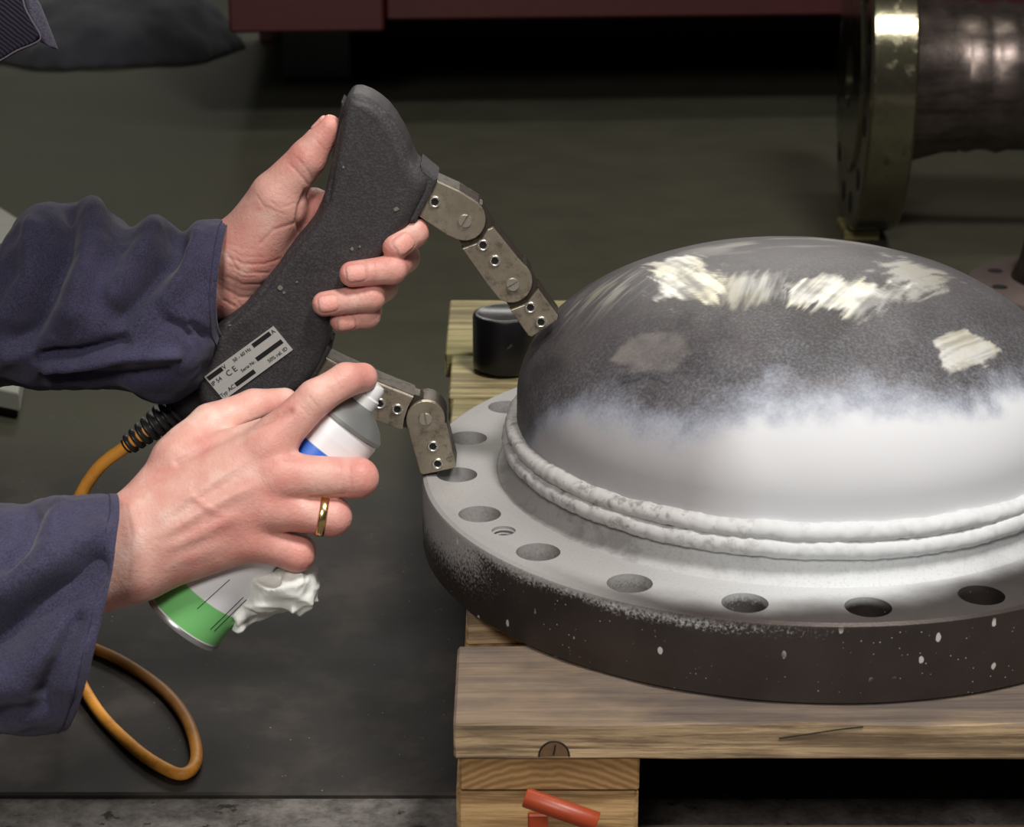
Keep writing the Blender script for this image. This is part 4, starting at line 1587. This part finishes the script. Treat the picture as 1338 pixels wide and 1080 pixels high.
for k in range(9):
    y0 = 318 + k * 9
    creasesL.append(([(298 + 5 * (k % 3), y0), (316, y0 + 6 + 2 * (k % 3)), (334 + 9 * (k % 2), y0 + 8 + (k * 5) % 4)], 0.0002 + 0.0001 * (k % 3), 1.1))
redL = [(np.array(f['p'][-1]), 0.012, 0.75) for f in lf] + [(np.array(f['p'][2]), 0.009, 0.4) for f in lf[1:]] + [(H(400, 270, -6), 0.016, 0.7), (H(330, 330, 10), 0.03, 0.35)]
VL, TL = paint_hand(V, N, lf, px, creasesL, [], redL)
QL = Q

# right hand: back of the hand to the viewer, closed around the can
rpalm = [
    (R3(20, 760, -12), R3(110, 738, -12), 0.029, 0.028),
    (R3(110, 722, -12), R3(175, 700, -11), 0.0235, 0.021),
    (R3(110, 748, -12), R3(178, 738, -11), 0.0225, 0.0195),
    (R3(170, 700, -11), R3(352, 583, -6), 0.0205, 0.0128),    # index metacarpal
    (R3(170, 714, -10), R3(366, 622, -3), 0.0205, 0.0130),
    (R3(172, 728, -11), R3(350, 663, -5), 0.0200, 0.0125),
    (R3(174, 742, -13), R3(328, 704, -9), 0.0170, 0.0118),
    (R3(176, 690, -16), R3(250, 590, -26), 0.0185, 0.0150),   # first metacarpal towards the thumb
    (R3(250, 610, -20), R3(345, 570, -18), 0.0150, 0.0100),   # web
    (R3(215, 700, -18), R3(300, 650, -16), 0.018, 0.014),
]
rf = [
    dict(p=[R3(236, 602, -24), R3(276, 556, -34), R3(332, 532, -42), R3(372, 524, -50)], r=[0.0165, 0.0128, 0.0105, 0.0080], k=0.010),
    dict(p=[R3(350, 582, -6), R3(412, 520, -6), R3(452, 496, -14), R3(474, 493, -24)], r=[0.0128, 0.0104, 0.0095, 0.0086], k=0.012),
    dict(p=[R3(366, 622, -3), R3(468, 624, -8), R3(468, 620, -34), R3(430, 612, -56)], r=[0.0130, 0.0112, 0.0098, 0.0085], k=0.011),
    dict(p=[R3(350, 662, -5), R3(434, 675, -10), R3(436, 670, -36), R3(400, 655, -58)], r=[0.0125, 0.0108, 0.0095, 0.0082], k=0.011),
    dict(p=[R3(328, 703, -9), R3(388, 724, -15), R3(392, 718, -36), R3(360, 700, -56)], r=[0.0118, 0.0098, 0.0086, 0.0075], k=0.010),
]
V, Q, N, fnR = hand_mesh(rpalm, rf, 0.0009)
px = topx(V)
creasesR = [([(232, 604), (262, 588), (305, 566), (350, 548), (378, 538)], 0.0020, 5.0), ([(405, 650), (430, 648), (450, 646)], 0.0008, 3.0), ([(372, 600), (392, 600)], 0.0004, 2.0),
            ([(392, 530), (404, 542)], 0.0003, 1.6), ([(436, 494), (446, 508)], 0.0003, 1.6), ([(426, 500), (436, 514)], 0.0003, 1.6), ([(404, 518), (416, 532)], 0.0003, 1.6),
            ([(444, 606), (448, 640)], 0.0003, 2.0), ([(456, 606), (460, 640)], 0.0003, 2.0), ([(415, 660), (418, 690)], 0.0003, 2.0), ([(165, 660), (172, 700), (168, 760)], 0.0004, 2.5)]
ridgesR = [([(190, 690), (262, 640), (330, 594)], 0.0016, 9.0), ([(195, 708), (270, 664), (345, 626)], 0.0018, 9.0), ([(198, 726), (270, 692), (330, 664)], 0.0014, 9.0), ([(200, 744), (260, 724), (310, 704)], 0.0008, 9.0),
           ([(356, 584)], 0, 1), ([(210, 660), (250, 648), (282, 668), (310, 676)], 0.0007, 5), ([(240, 716), (262, 700), (268, 680), (290, 664)], 0.0006, 5)]
ridgesR = [r_ for r_ in ridgesR if len(r_[0]) > 1]
redR = [(R3(352, 582, 4), 0.014, 0.5), (R3(366, 622, 6), 0.014, 0.6), (R3(350, 662, 4), 0.013, 0.6), (R3(328, 703, 0), 0.012, 0.5), (R3(476, 490, -14), 0.014, 0.7), (R3(474, 622, -4), 0.014, 0.7), (R3(440, 676, -6), 0.013, 0.7), (R3(392, 726, -12), 0.013, 0.8), (R3(330, 738, -6), 0.02, 0.4)]
VR, TR = paint_hand(V, N, rf, px, creasesR, ridgesR, redR)
QR = Q


# arms and trunk hidden in the clothes
def S(x, y, z):
    return np.array([x, y, z])


elR = PD(-330, 850, 1.20)
elL = PD(-190, 420, 1.36)
shR = S(-0.62, -0.20, 0.68)
shL = S(-0.585, 0.17, 0.69)
wrR = R3(30, 757, -12)
wrL = H(130, 383, -4)


HEAD = S(-0.345, -0.14, 0.71)  # unseen head, placed where it shades the left sleeve


def inner(P):
    d = rc(P, wrR, elR, 0.028, 0.040)
    d = smin(d, rc(P, elR, shR, 0.040, 0.05), 0.03)
    e = rc(P, wrL, elL, 0.028, 0.040)
    e = smin(e, rc(P, elL, shL, 0.040, 0.05), 0.03)
    t = smin(rc(P, S(-1.02, 0, 0.36), S(-0.72, 0, 0.68), 0.13, 0.12), rc(P, shR, shL, 0.06, 0.06), 0.06)
    t = smin(t, rc(P, S(-0.60, -0.02, 0.68), HEAD + S(-0.10, 0.03, 0.01), 0.055, 0.05), 0.04)
    hd = np.linalg.norm((P - HEAD) / S(0.118, 0.078, 0.095), axis=1)
    t = smin(t, (hd - 1) * 0.085, 0.02)
    t = smin(t, rc(P, HEAD + S(0.03, 0, -0.05), HEAD + S(0.075, 0, -0.075), 0.045, 0.028), 0.03)      # jaw
    t = smin(t, rc(P, HEAD + S(0.098, 0, 0.0), HEAD + S(0.118, 0, -0.03), 0.008, 0.013), 0.012)      # nose
    for sg in (-1, 1):
        t = smin(t, rc(P, HEAD + S(-0.005, sg * 0.078, 0.01), HEAD + S(-0.012, sg * 0.080, -0.025), 0.012, 0.008), 0.008)   # ears
        t = np.maximum(t, -(np.linalg.norm(P - (HEAD + S(0.108, sg * 0.032, 0.004)), axis=1) - 0.012))
    return smin(smin(d, t, 0.05), e, 0.05)


V, Q = polygonize(inner, (-1.25, -0.40, 0.12), (-0.22, 0.40, 1.0), 0.008, 1)
TI = np.tile(SK, (len(V), 1))
AV = np.concatenate([VL, VR, V])
AQ = np.concatenate([QL, QR + len(VL), Q + len(VL) + len(VR)])
AT = np.concatenate([TL, TR, TI])
bme = mesh('body', AV, AQ)
ca_ = bme.color_attributes.new('tone', 'FLOAT_COLOR', 'POINT')
ca_.data.foreach_set('color', np.concatenate([AT, np.ones((len(AT), 1))], 1).astype(np.float32).ravel())
keep(link('body', bme, MAT_SKIN, None, True), person)

# gold ring on the ring finger
ra_ = R3(424, 673, -9)
rd_ = np.array(rf[3]['p'][1]) - np.array(rf[3]['p'][0])
me = lathe_mesh('finger_ring', [(0.0114, -0.0022), (0.0120, -0.0024), (0.0124, -0.0015), (0.0125, 0.0), (0.0124, 0.0015), (0.0120, 0.0024), (0.0114, 0.0022)], 48, True)
o = link('finger_ring', me, steel('gold', lin(214, 176, 110), lin(240, 214, 160), 0.2, 0.3, 300, 0.1, 1.0), None, True, 'gold ring on the ring finger')
q0, q1 = np.array(rf[3]['p'][0]), np.array(rf[3]['p'][1])
o.matrix_world = Matrix.Translation(q0 + (q1 - q0) * 0.84) @ Vector(rd_).to_track_quat('Z', 'Y').to_matrix().to_4x4()
keep(o, person)


# ------------------------------------------------------------------ sleeves
def sleeve(name, rings, folds, mat, amp=1.0, thick=0.003, seed=0):
    """rings: (top px, bottom px, forward distance, half depth) from elbow side to cuff"""
    Rr = [(np.array(PD(*r_[0], r_[2])), np.array(PD(*r_[1], r_[2])), r_[3]) for r_ in rings]
    K_ = np.array([[r_[4] if len(r_) > 4 else 0.0] * 3 for r_ in rings])
    T_ = np.array([r[0] for r in Rr])
    B_ = np.array([r[1] for r in Rr])
    Z_ = np.array([[r[2]] * 3 for r in Rr])

    def cat(P, n):
        out = []
        for i in range(len(P) - 1):
            p0, p1, p2, p3 = P[max(i - 1, 0)], P[i], P[i + 1], P[min(i + 2, len(P) - 1)]
            for t in np.linspace(0, 1, n, endpoint=False):
                out.append(0.5 * (2 * p1 + (p2 - p0) * t + (2 * p0 - 5 * p1 + 4 * p2 - p3) * t * t + (3 * p1 - p0 - 3 * p2 + p3) * t ** 3))
        out.append(P[-1])
        return np.array(out)
    sub_ = 14
    T_, B_, Z_, K_ = cat(T_, sub_), cat(B_, sub_), cat(Z_, sub_), cat(K_, sub_)
    n = 140
    th = np.linspace(0, 2 * np.pi, n, endpoint=False)
    c = (T_ + B_) / 2
    hv = (T_ - B_) / 2
    ce = np.sign(np.cos(th)) * np.abs(np.cos(th)) ** 0.92
    se = np.sign(np.sin(th)) * np.abs(np.sin(th)) ** 0.88
    V = c[:, None] + ce[None, :, None] * hv[:, None] - se[None, :, None] * Z_[:, 0][:, None, None] * cf
    V = V + se[None, :, None] * K_[:, 0][:, None, None] * (cx - 0.15 * cu)
    m_ = len(c)
    # normals
    dt = np.roll(V, -1, 1) - np.roll(V, 1, 1)
    dl = np.gradient(V, axis=0)
    N = np.cross(dl, dt)
    N /= np.linalg.norm(N, axis=2, keepdims=True) + 1e-12
    if ((V - c[:, None]) * N).sum() < 0:
        N = -N
    flat = V.reshape(-1, 3)
    px = topx(flat)
    facing = sstep(-0.2, 0.35, ((CAM - flat) / np.linalg.norm(CAM - flat, axis=1)[:, None] * N.reshape(-1, 3)).sum(1))
    disp = np.zeros(len(flat))
    for line, a, w in folds:
        d = linedist(px, line)
        disp += a * np.exp(-(d / w) ** 2) * facing
    disp += (fbm(flat * 28 + seed, 3) - 0.5) * 0.010 * amp
    disp += (fbm(flat * 75 + seed, 3) - 0.5) * 0.0028 * amp
    fade = np.ones((m_, n))
    fade[-6:] *= np.linspace(1, 0.35, 6)[:, None]
    V = V + N * (disp.reshape(m_, n) * fade)[..., None]
    # hem: a doubled edge, then turned inside
    k = 9
    dirn = c[-1] - c[-k]
    dirn /= np.linalg.norm(dirn)
    rows = list(V)
    cc = c[-1]
    for f_, back in ((0.995, -0.0012), (0.97, -0.0016), (0.94, 0.002), (0.92, 0.012), (0.90, 0.03), (0.86, 0.06)):
        rows.append(cc + (V[-1] - cc) * f_ - dirn * back)
    A = np.array(rows)
    M_ = len(A)
    Fc = []
    i, j = np.meshgrid(np.arange(M_ - 1), np.arange(n), indexing='ij')
    Fc = np.stack([i * n + j, i * n + (j + 1) % n, (i + 1) * n + (j + 1) % n, (i + 1) * n + j], -1).reshape(-1, 4)
    me = mesh(name, A.reshape(-1, 3), Fc)
    o = link(name, me, mat, None, True)
    keep(o, person)
    # stitched seam line parallel to the cuff
    for back in (4,):
        row = A[m_ - 1 - back] + N[m_ - 1 - back] * 0.0002
        me = tube_mesh('cuff_seam', list(row[::3]) + [row[0]], 0.0004, 6, 1)
        s_ = link('cuff_seam', me, MAT_SEAM)
        s_.parent = o
        s_.matrix_parent_inverse = Matrix.Identity(4)
    return o


MAT_SEAM = simple('navy_thread', lin(52, 50, 72), 0.9, 0, 0.1)
sleeve('jacket_sleeve', [((-330, 300), (-330, 560), 1.375, 0.062), ((-160, 300), (-160, 545), 1.36, 0.060), ((-60, 318), (-70, 520), 1.330, 0.058), ((8, 322), (-10, 505), 1.315, 0.056), ((40, 280), (35, 506), 1.302, 0.054), ((75, 264), (75, 510), 1.294, 0.054), ((125, 268), (120, 512), 1.289, 0.053), ((168, 296), (160, 512), 1.286, 0.050),
                        ((205, 287), (190, 520), 1.284, 0.049), ((240, 304), (225, 520), 1.282, 0.046), ((266, 291), (262, 494), 1.280, 0.042), ((300, 293), (287, 440), 1.279, 0.036)],
       [([(92, 272), (84, 330), (60, 392), (28, 445)], -0.013, 15), ([(120, 276), (118, 330), (96, 400)], 0.006, 20), ([(44, 300), (40, 360), (10, 410)], 0.006, 14),
        ([(234, 312), (222, 340), (200, 366), (158, 414)], -0.010, 12), ([(200, 296), (176, 340), (150, 380)], 0.007, 16), ([(258, 310), (240, 350), (215, 390)], 0.005, 14),
        ([(50, 470), (100, 462), (160, 446)], -0.008, 8), ([(60, 484), (110, 476), (165, 464), (230, 462)], 0.006, 7), ([(60, 496), (150, 494), (220, 486)], -0.006, 9), ([(218, 420), (238, 428), (250, 440)], -0.005, 7), ([(252, 424), (270, 440)], -0.004, 5), ([(0, 470), (30, 455)], 0.005, 12)], MAT_NAVY, 1.0, 0.003, 3)
sleeve('jacket_sleeve', [((-420, 740), (-400, 1060), 1.20, 0.070), ((-250, 700), (-230, 1010), 1.19, 0.068), ((-110, 668), (-120, 975), 1.175, 0.066), ((-40, 655), (-60, 962), 1.165, 0.064), ((20, 656), (-15, 957), 1.155, 0.062, 0.002), ((62, 648), (20, 957), 1.15, 0.060, 0.006), ((110, 647), (50, 957), 1.148, 0.056, 0.011), ((150, 645), (80, 952), 1.146, 0.052, 0.016)],
       [([(120, 742), (70, 780), (0, 832), (-60, 860)], -0.019, 24), ([(140, 700), (80, 735), (0, 770)], 0.009, 24), ([(100, 812), (76, 860), (56, 905)], -0.008, 11), ([(44, 664), (26, 714), (10, 740)], -0.009, 12), ([(80, 664), (60, 710)], 0.004, 14),
        ([(60, 850), (20, 890), (-20, 900)], 0.006, 24), ([(120, 840), (92, 900)], 0.004, 12), ([(0, 935), (60, 925)], -0.004, 12)], MAT_NAVY2, 0.9, 0.003, 8)


# jacket trunk and trousers outside the frame
def jacket(P):
    d = rc(P, PD(-300, 870, 1.20), elR, 0.066, 0.070)
    d = smin(d, rc(P, elR, shR, 0.070, 0.085), 0.04)
    e = rc(P, PD(-230, 425, 1.36), elL, 0.062, 0.066)
    e = smin(e, rc(P, elL, shL, 0.066, 0.085), 0.04)
    t = rc(P * S(1, 0.72, 1), S(-1.05, 0, 0.34), S(-0.74, 0, 0.68), 0.165, 0.15)
    t = smin(t, rc(P, shR, shL, 0.085, 0.085), 0.08)
    d = smin(smin(d, t, 0.06), e, 0.06)
    return d + (fbm(P * 14, 3) - 0.5) * 0.024


V, Q = polygonize(jacket, (-1.35, -0.48, 0.06), (-0.44, 0.48, 1.02), 0.011, 1)
V = laplace(V, Q, 2)
keep(link('jacket', mesh('jacket', V, Q), MAT_NAVY, None, True), person)


def trousers(P):
    d = None
    for s in (-1, 1):
        e = rc(P, S(-1.04, s * 0.10, 0.26), S(-0.72, s * 0.17, 0.10), 0.12, 0.085)
        e = smin(e, rc(P, S(-0.72, s * 0.17, 0.092), S(-1.15, s * 0.15, 0.07), 0.085, 0.062), 0.03)
        d = e if d is None else smin(d, e, 0.03)
    d = smin(d, rc(P, S(-1.08, -0.06, 0.30), S(-1.08, 0.06, 0.30), 0.15, 0.15), 0.05)
    return np.maximum(d + (fbm(P * 14 + 3, 3) - 0.5) * 0.02, 0.001 - P[:, 2])


V, Q = polygonize(trousers, (-1.40, -0.40, -0.02), (-0.58, 0.40, 0.52), 0.012, 1)
V = laplace(V, Q, 2)
keep(link('trousers', mesh('trousers', V, Q), MAT_TROUSER, None, True), person)

# short hair on the head above the frame


def hair(P):
    q = P - HEAD
    d = (np.linalg.norm(q / S(0.124, 0.085, 0.102), axis=1) - 1) * 0.09 + (fbm(P * 60, 3) - 0.5) * 0.012
    return np.maximum(d, (q[:, 0] * 0.8 - q[:, 2] - 0.005))


V, Q = polygonize(hair, HEAD - 0.15, HEAD + 0.15, 0.006, 1)
keep(link('hair', mesh('hair', V, Q), simple('brown_hair', lin(70, 52, 40), 0.7, 0, 0.4, 200), None, True), person)

# open jacket front: quilted dark panel with a light edge reaching into the upper left corner
DJ = 1.30


def jfr(off):
    def f(p, w):
        return tuple(PD(p[0], p[1], DJ - off) - cf * w)
    return f


m = M('dark_knit_lining')
x, y, z = m.xyz()
wv = m.n('ShaderNodeTexWave', wave_type='BANDS', bands_direction='DIAGONAL')
m.put(wv.inputs['Vector'], m.pos())
wv.inputs['Scale'].default_value = 160
wv.inputs['Distortion'].default_value = 2.0
c = m.mix(wv.outputs[0], lin(26, 24, 34), lin(62, 60, 78))
MAT_KNIT = m.done(c, 0.95, 0, m.bump(wv.outputs[0], 0.6, 0.0015))
flap = [(-260, -120), (24, -60), (30, 0), (40, 24), (53, 47), (46, 56), (22, 66), (0, 79), (-60, 110), (-260, 150)]
o = link('jacket_panel', prism_mesh('jacket_panel', flap, jfr(0.0), -0.004, 0.004, 0.0015), MAT_KNIT)
keep(o, person)
edge = [PD(p[0], p[1], DJ - 0.004) for p in ((24, -60), (30, 0), (40, 24), (53, 47), (46, 56), (22, 66), (0, 79), (-60, 110))]
keep(link('piping', tube_mesh('piping', edge, 0.0006, 8, 4), simple('pale_piping', lin(120, 110, 124), 0.8)), person)
flap2 = [(20, -60), (36, -20), (52, 5), (66, 40), (75, 64), (66, 62), (52, 54), (52, 46), (38, 22), (28, 0), (14, -60)]
o = link('jacket_lapel', prism_mesh('jacket_lapel', flap2, jfr(-0.012), -0.003, 0.003, 0.001), fabric('grey_blue_lapel', lin(70, 68, 84), lin(98, 96, 112)))
keep(o, person)
